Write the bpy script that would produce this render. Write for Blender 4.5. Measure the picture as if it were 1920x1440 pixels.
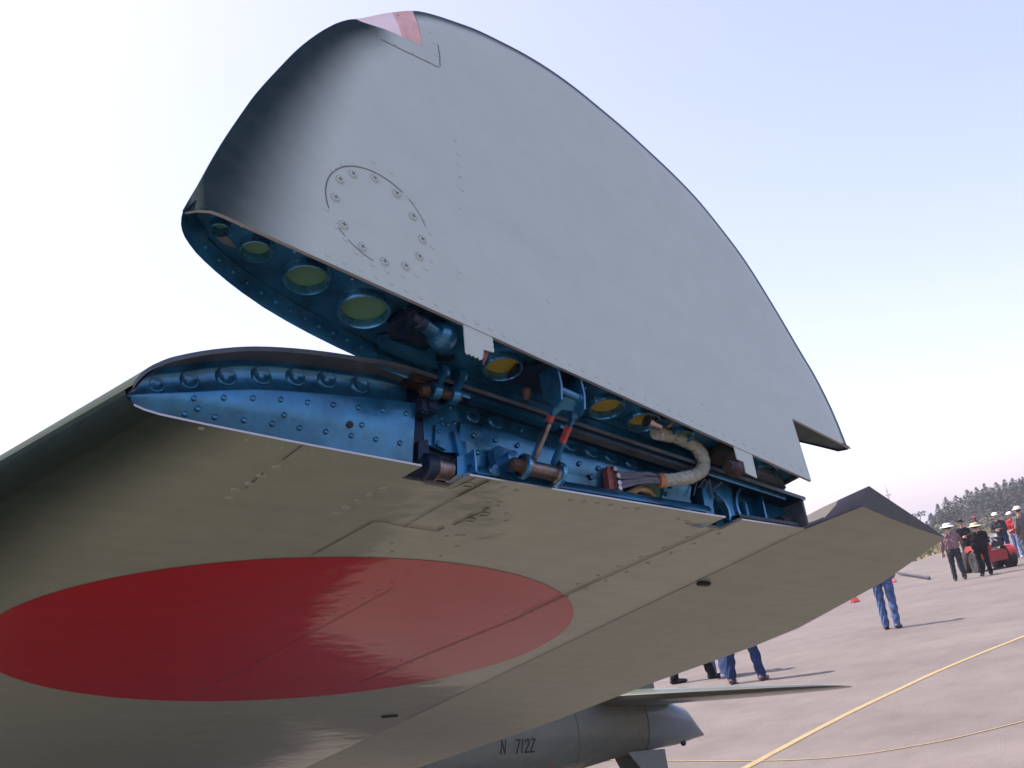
import bpy, bmesh, math, random
import numpy as np
from mathutils import Vector, Matrix, noise

for o in list(bpy.data.objects): bpy.data.objects.remove(o)
scene = bpy.context.scene
COL = scene.collection
rnd = random.Random(7)
rad = math.radians

# ------------------------------------------------------------------ camera
cam_d = bpy.data.cameras.new('camera')
cam = bpy.data.objects.new('camera', cam_d); COL.objects.link(cam)
cam_d.sensor_width = 36.0; cam_d.lens = 36.0 * 1940 / 1920
cam_d.clip_start = 0.02; cam_d.clip_end = 6000
RIGHT = Vector((0.778243, -0.603555, -0.173378))
DOWN = Vector((-0.006211, 0.268683, -0.963209))
FWD = Vector((0.627933, 0.750687, 0.205352))
m = Matrix.Identity(4)
for i in range(3):
    m[i][0] = RIGHT[i]; m[i][1] = -DOWN[i]; m[i][2] = -FWD[i]
m[2][3] = 1.5
cam.matrix_world = m
scene.camera = cam

# ------------------------------------------------------------------ light
SUN_EL = rad(59); SUN_AZ = (-0.42, 0.91)          # horizontal direction towards the sun
n_ = math.hypot(*SUN_AZ); sx, sy = SUN_AZ[0] / n_, SUN_AZ[1] / n_
sun_vec = Vector((sx * math.cos(SUN_EL), sy * math.cos(SUN_EL), math.sin(SUN_EL)))
sd = bpy.data.lights.new('sun', 'SUN'); sd.energy = 4.8; sd.angle = rad(0.5); sd.color = (1.0, 0.93, 0.84)
sun = bpy.data.objects.new('sun', sd); COL.objects.link(sun)
sun.rotation_euler = sun_vec.to_track_quat('Z', 'Y').to_euler()
world = bpy.data.worlds.new('World'); scene.world = world; world.use_nodes = True
wn = world.node_tree.nodes; wl = world.node_tree.links
sky = wn.new('ShaderNodeTexSky'); sky.sky_type = 'NISHITA'; sky.sun_disc = False
sky.sun_elevation = SUN_EL; sky.sun_rotation = math.atan2(sx, sy)
sky.altitude = 0; sky.air_density = 1.0; sky.dust_density = 2.0; sky.ozone_density = 1.0
bgn = wn['Background']; bgn.inputs[1].default_value = 0.15
tint = wn.new('ShaderNodeMix'); tint.data_type = 'RGBA'; tint.blend_type = 'MULTIPLY'
tint.inputs[0].default_value = 1.0; tint.inputs[7].default_value = (1.07, 0.905, 1.085, 1)
hazy = wn.new('ShaderNodeMix'); hazy.data_type = 'RGBA'; hazy.inputs[0].default_value = 0.14; hazy.inputs[7].default_value = (4.6, 4.45, 5.6, 1)
wl.new(sky.outputs[0], tint.inputs[6]); wl.new(tint.outputs[2], hazy.inputs[6]); wl.new(hazy.outputs[2], bgn.inputs[0])
vs = scene.view_settings
vs.view_transform = 'Standard'; vs.look = 'None'; vs.gamma = 1.0; vs.use_curve_mapping = False
vs.exposure = 0.95
scene.render.engine = 'CYCLES'

# ------------------------------------------------------------------ materials
MATS = {}
def mat(name, col, rough=0.5, metal=0.0, coat=0.0, coat_r=0.1, var=0.0, vscale=30, bump=0.0, bscale=60, spec=0.5, trans=0.0, col2=None):
    if name in MATS: return MATS[name]
    M = bpy.data.materials.new(name); M.use_nodes = True
    nt = M.node_tree; P = nt.nodes['Principled BSDF']
    c = tuple(col) + (1,)
    P.inputs['Base Color'].default_value = c
    P.inputs['Roughness'].default_value = rough; P.inputs['Metallic'].default_value = metal
    P.inputs['Coat Weight'].default_value = coat; P.inputs['Coat Roughness'].default_value = coat_r
    P.inputs['Specular IOR Level'].default_value = spec
    P.inputs['Transmission Weight'].default_value = trans
    tc = nt.nodes.new('ShaderNodeTexCoord')
    if var or col2:
        nz = nt.nodes.new('ShaderNodeTexNoise'); nz.inputs['Scale'].default_value = vscale; nz.inputs['Detail'].default_value = 6
        nz.inputs['Roughness'].default_value = 0.65
        nt.links.new(tc.outputs['Object'], nz.inputs['Vector'])
        rp = nt.nodes.new('ShaderNodeValToRGB')
        rp.color_ramp.elements[0].position = 0.35; rp.color_ramp.elements[1].position = 0.68
        d = tuple(max(0, x * (1 - var)) for x in col) + (1,)
        e = (tuple(col2) + (1,)) if col2 else tuple(min(1, x * (1 + var)) for x in col) + (1,)
        rp.color_ramp.elements[0].color = d; rp.color_ramp.elements[1].color = e
        nt.links.new(nz.outputs['Fac'], rp.inputs[0]); nt.links.new(rp.outputs[0], P.inputs['Base Color'])
        mr = nt.nodes.new('ShaderNodeMapRange'); mr.inputs[3].default_value = max(0.02, rough - 0.1); mr.inputs[4].default_value = min(1, rough + 0.12)
        nt.links.new(nz.outputs['Fac'], mr.inputs[0]); nt.links.new(mr.outputs[0], P.inputs['Roughness'])
    if bump:
        nb = nt.nodes.new('ShaderNodeTexNoise'); nb.inputs['Scale'].default_value = bscale; nb.inputs['Detail'].default_value = 4
        nt.links.new(tc.outputs['Object'], nb.inputs['Vector'])
        bp = nt.nodes.new('ShaderNodeBump'); bp.inputs['Strength'].default_value = bump; bp.inputs['Distance'].default_value = 0.01
        nt.links.new(nb.outputs['Fac'], bp.inputs['Height']); nt.links.new(bp.outputs[0], P.inputs['Normal'])
    MATS[name] = M
    return M

def paint_material(name, base, dark=None, rough=0.5, coat=0.58, coat_r=0.02, wave=0.30, streak=0.10):
    """aircraft paint: sprayed dark edge from the 'paint' attribute, oil-canned sheet bump, dirt streaks, gloss"""
    M = bpy.data.materials.new(name); M.use_nodes = True; nt = M.node_tree; P = nt.nodes['Principled BSDF']
    tc = nt.nodes.new('ShaderNodeTexCoord')
    def nz(scale, det, vec=None, rough_=0.6):
        n = nt.nodes.new('ShaderNodeTexNoise'); n.inputs['Scale'].default_value = scale; n.inputs['Detail'].default_value = det
        n.inputs['Roughness'].default_value = rough_
        nt.links.new(vec or tc.outputs['Object'], n.inputs['Vector']); return n
    mp = nt.nodes.new('ShaderNodeMapping'); mp.inputs['Scale'].default_value = (1.0, 9.0, 3.0)
    nt.links.new(tc.outputs['Object'], mp.inputs[0])
    n1 = nz(3.2, 5, mp.outputs[0]); n2 = nz(26, 6)
    add = nt.nodes.new('ShaderNodeMath'); add.operation = 'ADD'
    nt.links.new(n1.outputs['Fac'], add.inputs[0]); nt.links.new(n2.outputs['Fac'], add.inputs[1])
    mr = nt.nodes.new('ShaderNodeMapRange'); mr.inputs[1].default_value = 0.6; mr.inputs[2].default_value = 1.4
    mr.inputs[3].default_value = 1 - streak; mr.inputs[4].default_value = 1 + streak
    nt.links.new(add.outputs[0], mr.inputs[0])
    mul = nt.nodes.new('ShaderNodeMix'); mul.data_type = 'RGBA'; mul.blend_type = 'MULTIPLY'; mul.inputs[0].default_value = 1
    nt.links.new(mr.outputs[0], mul.inputs[7])
    if dark:
        at = nt.nodes.new('ShaderNodeAttribute'); at.attribute_name = 'paint'
        n3 = nz(45, 5)
        ad = nt.nodes.new('ShaderNodeMath'); ad.operation = 'MULTIPLY_ADD'; ad.inputs[1].default_value = 0.09; ad.inputs[2].default_value = -0.045
        nt.links.new(n3.outputs['Fac'], ad.inputs[0])
        a2 = nt.nodes.new('ShaderNodeMath'); a2.operation = 'ADD'; a2.use_clamp = True
        nt.links.new(at.outputs['Fac'], a2.inputs[0]); nt.links.new(ad.outputs[0], a2.inputs[1])
        mx = nt.nodes.new('ShaderNodeMix'); mx.data_type = 'RGBA'
        nt.links.new(a2.outputs[0], mx.inputs[0])
        mx.inputs[6].default_value = tuple(base) + (1,); mx.inputs[7].default_value = tuple(dark) + (1,)
        nt.links.new(mx.outputs[2], mul.inputs[6])
        cw = nt.nodes.new('ShaderNodeMapRange'); cw.inputs[3].default_value = coat; cw.inputs[4].default_value = 0.0; nt.links.new(a2.outputs[0], cw.inputs[0]); nt.links.new(cw.outputs[0], P.inputs['Coat Weight'])
        rw = nt.nodes.new('ShaderNodeMapRange'); rw.inputs[3].default_value = rough; rw.inputs[4].default_value = 0.85; nt.links.new(a2.outputs[0], rw.inputs[0]); nt.links.new(rw.outputs[0], P.inputs['Roughness'])
        P.inputs['Specular IOR Level'].default_value = 0.06
    else:
        mul.inputs[6].default_value = tuple(base) + (1,)
    nt.links.new(mul.outputs[2], P.inputs['Base Color'])
    if not dark: P.inputs['Roughness'].default_value = rough; P.inputs['Coat Weight'].default_value = coat
    P.inputs['Coat Weight'].default_value = coat; P.inputs['Coat Roughness'].default_value = coat_r; P.inputs['Specular IOR Level'].default_value = 0.06
    b1 = nz(5.5, 3); b2 = nz(120, 3)
    bp = nt.nodes.new('ShaderNodeBump'); bp.inputs['Strength'].default_value = wave; bp.inputs['Distance'].default_value = 0.006
    nt.links.new(b1.outputs['Fac'], bp.inputs['Height'])
    bq = nt.nodes.new('ShaderNodeBump'); bq.inputs['Strength'].default_value = 0.06; bq.inputs['Distance'].default_value = 0.002
    nt.links.new(b2.outputs['Fac'], bq.inputs['Height']); nt.links.new(bp.outputs[0], bq.inputs['Normal'])
    nt.links.new(bq.outputs[0], P.inputs['Normal']); nt.links.new(bq.outputs[0], P.inputs['Coat Normal'])
    MATS[name] = M
    return M

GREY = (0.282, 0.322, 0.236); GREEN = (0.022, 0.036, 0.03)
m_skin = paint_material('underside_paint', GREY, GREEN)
m_tip = paint_material('underside_paint_lit', (0.455, 0.515, 0.425), (0.020, 0.038, 0.038), coat=0.25, coat_r=0.22, wave=0.12, streak=0.05)  # same paint as the wing underside, lightened to carry the skylight on the tip
m_red = paint_material('red_roundel_paint', (0.40, 0.010, 0.012), streak=0.12)
m_ail = paint_material('fabric_dope', (0.292, 0.326, 0.24), rough=0.6, coat=0.4, coat_r=0.2, wave=0.12)
m_green = paint_material('topside_green_paint', (0.022, 0.036, 0.026), coat=0.0, coat_r=0.4, rough=0.8, streak=0.2)
m_blue = mat('blue_lacquer', (0.022, 0.142, 0.250), 0.30, metal=0.65, coat=0.5, coat_r=0.12, var=0.45, vscale=15, bump=0.10, bscale=35)
m_bluebright = mat('blue_lacquer_bright', (0.07, 0.26, 0.42), 0.27, metal=0.8, coat=0.5, var=0.25, vscale=50)  # brighter lacquer copy; paints in the reflected light on the hole flanges
m_bluedk = mat('blue_lacquer_grime_shade', (0.012, 0.06, 0.15), 0.45, metal=0.6, var=0.5, vscale=40, col2=(0.035, 0.038, 0.045))  # grimy blue; on the front spar plates its darkness paints cavity shade
m_steel = mat('bare_steel', (0.42, 0.38, 0.36), 0.32, metal=1.0, var=0.3, vscale=60)
m_dksteel = mat('oiled_steel', (0.20, 0.165, 0.15), 0.34, metal=0.9, var=0.4, vscale=60)
m_rust = mat('rusty_steel', (0.045, 0.038, 0.036), 0.6, metal=0.4, var=0.5, vscale=55, bump=0.3, col2=(0.085, 0.05, 0.032))
m_dark = mat('dark_grease_shade', (0.018, 0.016, 0.015), 0.6, var=0.4, vscale=60)  # greasy near-black; on the rear spar web it paints cavity shade
m_seam = mat('seam_dirt', (0.075, 0.07, 0.06), 0.8)  # dark tone of the panel joints
m_edge = mat('bare_aluminium_edge', (0.50, 0.48, 0.44), 0.35, metal=0.7)
m_lip = mat('grey_lip', (0.095, 0.112, 0.122), 0.5, metal=0.3, var=0.3)
m_ingreen = mat('interior_green', (0.085, 0.20, 0.115), 0.6, var=0.2, vscale=15)
m_inyellow = mat('zinc_chromate_yellow', (0.32, 0.25, 0.035), 0.6, var=0.2, vscale=15)
m_redmark = mat('red_marking', (0.45, 0.03, 0.035), 0.45, var=0.3, vscale=120, col2=(0.36, 0.10, 0.08))
m_canvas = mat('canvas_sleeve', (0.34, 0.36, 0.28), 0.9, var=0.25, vscale=90, bump=0.6, bscale=180)
m_orange = mat('orange_tape', (0.36, 0.15, 0.06), 0.6, var=0.2, vscale=80)
m_brown = mat('brown_phenolic', (0.20, 0.05, 0.035), 0.45, var=0.35, vscale=90)
m_wire = mat('grey_blue_wire', (0.11, 0.12, 0.145), 0.6, var=0.3, vscale=60)
m_lens = mat('pink_lens', (0.95, 0.66, 0.50), 0.15, trans=0.2)
m_lensedge = mat('amber_lens_edge', (0.72, 0.33, 0.20), 0.35, trans=0.15, var=0.15, vscale=80)
m_black = mat('black_stencil', (0.015, 0.015, 0.015), 0.6)
m_rubber = mat('tyre_rubber', (0.02, 0.02, 0.02), 0.85, var=0.3)

# ------------------------------------------------------------------ mesh helpers
class G:
    def __init__(s): s.v = []; s.f = []; s.mi = []
    def add(s, vs_, fs, mi=0):
        b = len(s.v); s.v += [tuple(p) for p in vs_]; s.f += [tuple(b + i for i in f) for f in fs]; s.mi += [mi] * len(fs)
    def grid(s, rows, mi=0, closed=False, skip=None):
        b = len(s.v); n = len(rows[0])
        for r in rows: s.v += [tuple(p) for p in r]
        for i in range(len(rows) - 1):
            for j in range(n - (0 if closed else 1)):
                if skip and skip(i, j): continue
                k = (j + 1) % n
                s.f.append((b + i * n + j, b + i * n + k, b + (i + 1) * n + k, b + (i + 1) * n + j)); s.mi.append(mi)
    def box(s, c, ax, h, mi=0, ch=0.0):
        c = Vector(c); a = [Vector(x).normalized() for x in ax]
        if ch <= 0:
            vs_ = [c + a[0] * h[0] * i + a[1] * h[1] * j + a[2] * h[2] * k for i in (-1, 1) for j in (-1, 1) for k in (-1, 1)]
            s.add(vs_, [(0, 1, 3, 2), (4, 6, 7, 5), (0, 4, 5, 1), (2, 3, 7, 6), (0, 2, 6, 4), (1, 5, 7, 3)], mi)
        else:
            bm = bmesh.new(); bmesh.ops.create_cube(bm, size=2)
            for v in bm.verts: v.co = Vector((v.co.x * h[0], v.co.y * h[1], v.co.z * h[2]))
            bmesh.ops.bevel(bm, geom=list(bm.edges), offset=ch, segments=2, affect='EDGES')
            bm.verts.ensure_lookup_table()
            s.add([c + a[0] * v.co.x + a[1] * v.co.y + a[2] * v.co.z for v in bm.verts], [[v.index for v in f.verts] for f in bm.faces], mi)
            bm.free()
    def tube(s, path, r, n=10, mi=0, cap=True):
        P = [Vector(p) for p in path]; rr = r if isinstance(r, (list, tuple)) else [r] * len(P)
        rows = []; up = None
        for i, p in enumerate(P):
            t = (P[min(i + 1, len(P) - 1)] - P[max(i - 1, 0)]).normalized()
            if up is None: up = t.orthogonal().normalized()
            up = (up - t * up.dot(t)).normalized(); sd_ = t.cross(up)
            rows.append([p + (up * math.cos(2 * math.pi * k / n) + sd_ * math.sin(2 * math.pi * k / n)) * rr[i] for k in range(n)])
        b = len(s.v); s.grid(rows, mi, closed=True)
        if cap:
            s.f.append(tuple(b + k for k in range(n))); s.mi.append(mi)
            s.f.append(tuple(b + (len(P) - 1) * n + k for k in range(n))); s.mi.append(mi)
    def lathe(s, prof, o, axis, n=20, mi=0):
        o = Vector(o); t = Vector(axis).normalized(); a = t.orthogonal().normalized(); b_ = t.cross(a)
        rows = [[o + t * h + (a * math.cos(2 * math.pi * k / n) + b_ * math.sin(2 * math.pi * k / n)) * max(r, 1e-5) for k in range(n)] for r, h in prof]
        s.grid(rows, mi, closed=True)
    def prism(s, poly, off, mi=0):
        n = len(poly); P = [Vector(p) for p in poly]; Q = [p + Vector(off) for p in P]
        s.add(P + Q, [tuple(range(n)), tuple(range(2 * n - 1, n - 1, -1))] + [(i, (i + 1) % n, n + (i + 1) % n, n + i) for i in range(n)], mi)
    def ribbon(s, pts, side, w, mi=0):
        side = Vector(side)
        rows = [[Vector(p) - side * w / 2, Vector(p) + side * w / 2] for p in pts]
        s.grid(rows, mi)
    def build(s, name, mats, parent=None, smooth=True, angle=35):
        me = bpy.data.meshes.new(name); me.from_pydata(s.v, [], s.f)
        if not isinstance(mats, (list, tuple)): mats = [mats]
        for M in mats: me.materials.append(M)
        me.polygons.foreach_set('material_index', s.mi)
        bm = bmesh.new(); bm.from_mesh(me); bmesh.ops.recalc_face_normals(bm, faces=bm.faces); bm.to_mesh(me); bm.free()
        if smooth:
            me.polygons.foreach_set('use_smooth', [True] * len(me.polygons))
            me.set_sharp_from_angle(angle=rad(angle))
        o = bpy.data.objects.new(name, me); COL.objects.link(o)
        if parent: attach(o, parent)
        return o
def attach(o, parent):
    o.parent = parent
    o.matrix_parent_inverse = WM.get(parent.name, Matrix.Identity(4)).inverted()
WM = {}
def tag(o, label=None, cat=None, group=None, kind=None):
    if label: o['label'] = label
    if cat: o['category'] = cat
    if group: o['group'] = group
    if kind: o['kind'] = kind
    return o
def thing(name, loc, label, cat, group=None):
    e = bpy.data.objects.new(name, None); COL.objects.link(e); e.location = loc; e.empty_display_size = 0.2
    WM[e.name] = Matrix.Translation(loc)
    return tag(e, label, cat, group)
def interp(x, tab):
    return float(np.interp(x, [a for a, b in tab], [b for a, b in tab]))

# ------------------------------------------------------------------ ground, lines, grass
def ground_material():
    M = bpy.data.materials.new('apron_asphalt'); M.use_nodes = True; nt = M.node_tree; P = nt.nodes['Principled BSDF']
    tc = nt.nodes.new('ShaderNodeTexCoord')
    def nz(scale, det=6, r=0.65):
        n = nt.nodes.new('ShaderNodeTexNoise'); n.inputs['Scale'].default_value = scale; n.inputs['Detail'].default_value = det; n.inputs['Roughness'].default_value = r
        nt.links.new(tc.outputs['Object'], n.inputs['Vector']); return n
    def ramp(src, a, b, p0=0.35, p1=0.65):
        r = nt.nodes.new('ShaderNodeValToRGB'); r.color_ramp.elements[0].position = p0; r.color_ramp.elements[1].position = p1
        r.color_ramp.elements[0].color = a + (1,); r.color_ramp.elements[1].color = b + (1,)
        nt.links.new(src, r.inputs[0]); return r
    big = ramp(nz(0.35).outputs['Fac'], (0.117, 0.101, 0.088), (0.150, 0.131, 0.114))
    fine = ramp(nz(75, 5, 0.9).outputs['Fac'], (0.60, 0.60, 0.62), (1.34, 1.30, 1.30), 0.36, 0.64)
    mid = ramp(nz(1.7, 10, 0.7).outputs['Fac'], (0.84, 0.83, 0.83), (1.1, 1.1, 1.1), 0.30, 0.62)
    m1 = nt.nodes.new('ShaderNodeMix'); m1.data_type = 'RGBA'; m1.blend_type = 'MULTIPLY'; m1.inputs[0].default_value = 1
    m2 = nt.nodes.new('ShaderNodeMix'); m2.data_type = 'RGBA'; m2.blend_type = 'MULTIPLY'; m2.inputs[0].default_value = 1
    nt.links.new(big.outputs[0], m1.inputs[6]); nt.links.new(fine.outputs[0], m1.inputs[7])
    nt.links.new(m1.outputs[2], m2.inputs[6]); nt.links.new(mid.outputs[0], m2.inputs[7])
    nt.links.new(m2.outputs[2], P.inputs['Base Color'])
    P.inputs['Roughness'].default_value = 0.85; P.inputs['Specular IOR Level'].default_value = 0.3
    bp = nt.nodes.new('ShaderNodeBump'); bp.inputs['Strength'].default_value = 0.5; bp.inputs['Distance'].default_value = 0.004
    nt.links.new(nz(220, 3, 0.8).outputs['Fac'], bp.inputs['Height']); nt.links.new(bp.outputs[0], P.inputs['Normal'])
    return M
g = G()
g.add([(-2500, -2500, 0), (2500, -2500, 0), (2500, 2500, 0), (-2500, 2500, 0)], [(0, 1, 2, 3)])
ground = tag(g.build('apron_ground', ground_material(), smooth=False), kind='structure')
m_yellow = mat('yellow_line_paint', (0.27, 0.20, 0.08), 0.9, var=0.35, vscale=55, col2=(0.35, 0.275, 0.14))
m_darkline = mat('dark_ground_line', (0.10, 0.08, 0.078), 0.9, var=0.2)  # colour of the thin dark lines across the apron
m_grass = mat('dry_grass', (0.16, 0.17, 0.055), 0.9, var=0.45, vscale=0.6, bump=0.5, bscale=3, col2=(0.30, 0.25, 0.12))
def spline(pts, n=24):
    P = [Vector((p[0], p[1], p[2] if len(p) > 2 else 0.0)) for p in pts]; out = []
    for i in range(len(P) - 1):
        p0, p1, p2, p3 = P[max(i - 1, 0)], P[i], P[i + 1], P[min(i + 2, len(P) - 1)]
        for k in range(n):
            t = k / n
            out.append(0.5 * ((2 * p1) + (p2 - p0) * t + (2 * p0 - 5 * p1 + 4 * p2 - p3) * t * t + (3 * p1 - p0 - 3 * p2 + p3) * t ** 3))
    return out + [P[-1]]
def flat_line(name, pts, w, z, M):
    c = spline(pts, 12); g = G(); rows = []
    for i, p in enumerate(c):
        t = (c[min(i + 1, len(c) - 1)] - c[max(i - 1, 0)]).normalized(); s = Vector((-t.y, t.x, 0))
        j = 1 + 0.12 * noise.noise(Vector((i * 0.7, w * 50, 1)))
        rows.append([(p.x - s.x * w * j / 2, p.y - s.y * w * j / 2, z), (p.x + s.x * w * j / 2, p.y + s.y * w * j / 2, z)])
    g.grid(rows); o = g.build(name, M, ground, smooth=False); return o
flat_line('taxi_line', [(4.3, 5.05), (6.33, 5.61), (9.21, 6.24), (13.16, 6.73), (26, 7.6), (60, 9.0)], 0.075, 0.004, m_yellow)
flat_line('boundary_line', [(6.9, 12.0), (6.55, 8.4), (6.49, 6.69), (6.55, 5.29), (6.94, 4.63), (7.79, 4.16), (10.5, 3.2), (16, 1.8)], 0.022, 0.0045, m_yellow)
for a, b in (((20.0, 21.6), (42, 7.0)), ((17, 21.5), (40, 6.6)), ((9.0, 26.0), (50, -6.0))):
    flat_line('dark_ground_line', [a, ((a[0] + b[0]) / 2, (a[1] + b[1]) / 2 + 0.05), b], 0.05, 0.004, m_darkline)
# grass verge beyond the apron
g = G(); d = Vector((0.924, 0.382, 0)); nn = Vector((-0.382, 0.924, 0)); p0 = Vector((56.1, 33.3, 0.006))
rows = []
for i in range(0, 121):
    s = -300 + i * 14
    e = p0 + d * s + nn * (0.8 * noise.noise(Vector((s * 0.2, 0, 0))))
    rows.append([e, e + nn * 1500])
g.grid(rows); tag(g.build('grass_verge', m_grass, smooth=False), kind='structure')
# tufts along the verge edge
g = G()
for i in range(5200):
    s = rnd.uniform(-12, 90); q = p0 + d * s + nn * rnd.uniform(-0.4, 9) ** 1
    h = rnd.uniform(0.15, 0.5); a = rnd.uniform(0, 6.28); w = rnd.uniform(0.05, 0.14)
    dx, dy = math.cos(a) * w, math.sin(a) * w
    g.add([(q.x - dx, q.y - dy, 0), (q.x + dx, q.y + dy, 0), (q.x + rnd.uniform(-.1, .1), q.y + rnd.uniform(-.1, .1), h)], [(0, 1, 2)])
tag(g.build('verge_grass_tufts', m_grass, smooth=False), 'dry green grass tufts along the apron edge below the wood', 'grass', kind='stuff')

# ------------------------------------------------------------------ aircraft frame of reference
WO = np.array([0.328983, 0.951626, 1.741517]); UW = np.array([0.977935, 0.0, -0.208908])
VW = np.array([0.032007, -0.988193, 0.149832]); WW = np.array([0.206441, 0.153213, 0.966389])
TO = np.array([0.377089, 0.843079, 1.903493]); E1 = np.array([0.946431, 0.071086, -0.314984])
E2 = np.array([0.285436, 0.271914, 0.919015]); E3 = np.array([-0.150978, 0.959692, -0.237057])
def W(u, v, w): return Vector(WO + u * UW + v * VW + w * WW)     # fixed wing: aft, outboard, up
def T(u, v, w): return Vector(TO + u * E1 + v * E2 + w * E3)     # folded tip: aft, towards its end, up-side
wU, wV, wW = Vector(UW), Vector(VW), Vector(WW)
tU, tV, tW = Vector(E1), Vector(E2), Vector(E3)
plane = thing('fighter_plane', (1.5, 5.6, 0.0), 'grey-green propeller fighter with its rounded wingtip folded up, red disc under the wing', 'airplane')

UP0 = [(-.004, .017), (.0, .026), (.008, .037), (.02, .047), (.036, .057), (.072, .073), (.119, .088), (.18, .099), (.25, .1055), (.32, .107), (.6, .082), (.97, .049), (1.0, .045), (1.06, .03), (1.14, .012)]
UPS = [(p.x, p.y) for p in spline(UP0, 8)]
UPS = [q for i, q in enumerate(UPS) if i == 0 or q[0] > UPS[i - 1][0]]
LO0 = [(-.004, .017), (-.002, .009), (.005, .002), (.015, -.001), (.03, -.003), (.083, -.005), (.18, -.007), (.32, -.008), (.41, -.009), (.8, -.005), (1.0, 0.0)]
def LEo(v): a = -v; return -(0.27 * a if a < .3 else .081 + 0.12 * (a - .3)) if a > 0 else 0.27 * -a
def HOo(v): return max(0, -v) * 0.155
def wu(u0, v): return u0 + LEo(v) * max(0.0, 1 - u0 / .33) + HOo(v) * min(1, max(0, (u0 - .5) / .5))
def lofade(v): return 0.25 + 0.75 * math.exp(-abs(v) / .12)
def lo(u0, v): w = interp(u0, LO0); return w if u0 < .03 else w * lofade(v)
def up(u0, v): return interp(u0, UPS) * (1 + 0.10 * max(0, -v))
U_LO = [-.004, -.003, -.002, .001, .005, .01, .015, .022, .03, .045, .06, .08, .1, .13, .16, .2, .24, .28, .3245, .355, .389, .44, .5, .56, .62, .68, .74, .79, .8235, .857, .9, .95, .985, 1.0]
U_UP = [-.004, -.003, -.002, -.001, .0, .002, .004, .006, .008, .011, .014, .017, .02, .024, .028, .032, .036, .043, .05, .06, .072, .083, .095, .107, .119, .134, .15, .165, .18, .2, .215, .232, .25, .267, .285, .3, .32, .35, .4, .5, .6, .7, .8, .9, .97, 1.0]
V_S = [0, -.014, -.028, -.0425, -.06, -.08, -.1, -.125, -.15, -.18, -.22, -.26, -.3, -.36, -.42, -.5, -.6, -.7, -.8, -.9, -1.0, -1.15, -1.3, -1.5, -1.75, -2.0, -2.4, -2.9, -3.4, -4.0, -4.6]
def zlow(u, v):
    us = [wu(x, v) for x in U_LO]; ws = [lo(x, v) for x in U_LO]
    return float(np.interp(u, us, ws))
def add_attr(o, vals):
    a = o.data.attributes.new('paint', 'FLOAT', 'POINT'); a.data.foreach_set('value', vals)
def sstep(a, b, x): t = min(1, max(0, (x - a) / (b - a))); return t * t * (3 - 2 * t)

# --- fixed wing skins
notch = lambda i, j: V_S[i] > -.042 and ((.32 < U_LO[j] < .385) or (.82 < U_LO[j] < .85))
g = G(); g.grid([[W(wu(u, v), v, lo(u, v)) for u in U_LO] for v in V_S], skip=notch)
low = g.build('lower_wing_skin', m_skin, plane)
vals = []
for v in V_S:
    for u in U_LO:
        k = 0.96 * (1 - sstep(.03, .15 + .05 * max(0, -v), u))
        vals.append(k + (0.05 if u < .03 else 0))
add_attr(low, vals)
g = G(); rows = [[W(wu(u, v), v, up(u, v)) for u in U_UP] for v in V_S]
rows.insert(0, [W(wu(u, .012), .012, up(u, 0)) for u in U_UP]); g.grid(rows)
upo = g.build('upper_wing_skin', m_green, plane)
# inner faces (lacquered) of both skins near the fold
g = G(); g.grid([[W(wu(u, v), v, lo(u, v) + .0022) for u in U_LO[5:]] for v in (-.001, -.014, -.028, -.0425, -.08, -.16, -.3)],
                skip=lambda i, j: (i < 3) and ((.32 < U_LO[5 + j] < .385) or (.82 < U_LO[5 + j] < .85)))
g.build('lower_skin_liner', m_blue, plane)
g = G(); g.grid([[W(wu(u, v) + (.0035 if u < .02 else 0), v, up(u, 0) - .0045) for u in U_UP] for v in (.011, -.01, -.04, -.1, -.3)])
for i in range(len(g.f)): g.mi[i] = 0 if U_UP[i % (len(U_UP) - 1)] < .33 else 1
g.build('upper_skin_lip', [m_lip, m_bluedk], plane)
# bright sheared edges of the skins
def edge_strip(name, us, vf, wf, th=0.0016, M=m_edge):
    g = G(); g.grid([[W(wu(u, 0), vf + .0008, wf(u) - .0006), W(wu(u, 0), vf + .0008, wf(u) + th)] for u in us]); return g.build(name, M, plane, smooth=False)
edge_strip('skin_edge', [u for u in U_LO if .005 <= u <= .3245], 0, lambda u: lo(u, 0))
edge_strip('skin_edge', [.389, .44, .5, .56, .62, .68, .74, .79, .8235], 0, lambda u: lo(u, 0))
edge_strip('skin_edge', [.857, .9, .95, 1.0], 0, lambda u: lo(u, 0))
g = G(); g.grid([[W(wu(u, .012), .0128, up(u, 0) - .0055), W(wu(u, .012), .0128, up(u, 0))] for u in U_UP]); g.build('skin_edge', m_lip, plane, smooth=False)
for a, b in (((.3245, 0), (.3245, -.0425)), ((.3245, -.0425), (.389, -.0425)), ((.389, -.0425), (.389, 0)), ((.8235, 0), (.8235, -.0425)), ((.8235, -.0425), (.857, -.0425)), ((.857, -.0425), (.857, 0))):
    g = G(); g.grid([[W(*a, lo(a[0], a[1]) - .0004), W(*a, lo(a[0], a[1]) + .004)], [W(*b, lo(b[0], b[1]) - .0004), W(*b, lo(b[0], b[1]) + .004)]]); g.build('notch_edge', m_edge, plane, smooth=False)

# --- red disc under the wing, laid on the skin
CU, CV, CR = .565, -.816, .509
g = G(); rows = []
for r in range(0, 29):
    rr = CR * r / 28
    rows.append([(lambda a: (lambda u, v: W(u, v, zlow(u, v) - .0006))(CU + rr * math.cos(a), CV + rr * math.sin(a)))(2 * math.pi * k / 128) for k in range(128)])
g.grid(rows, closed=True)
roundel = g.build('red_roundel', m_red, plane)

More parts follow.
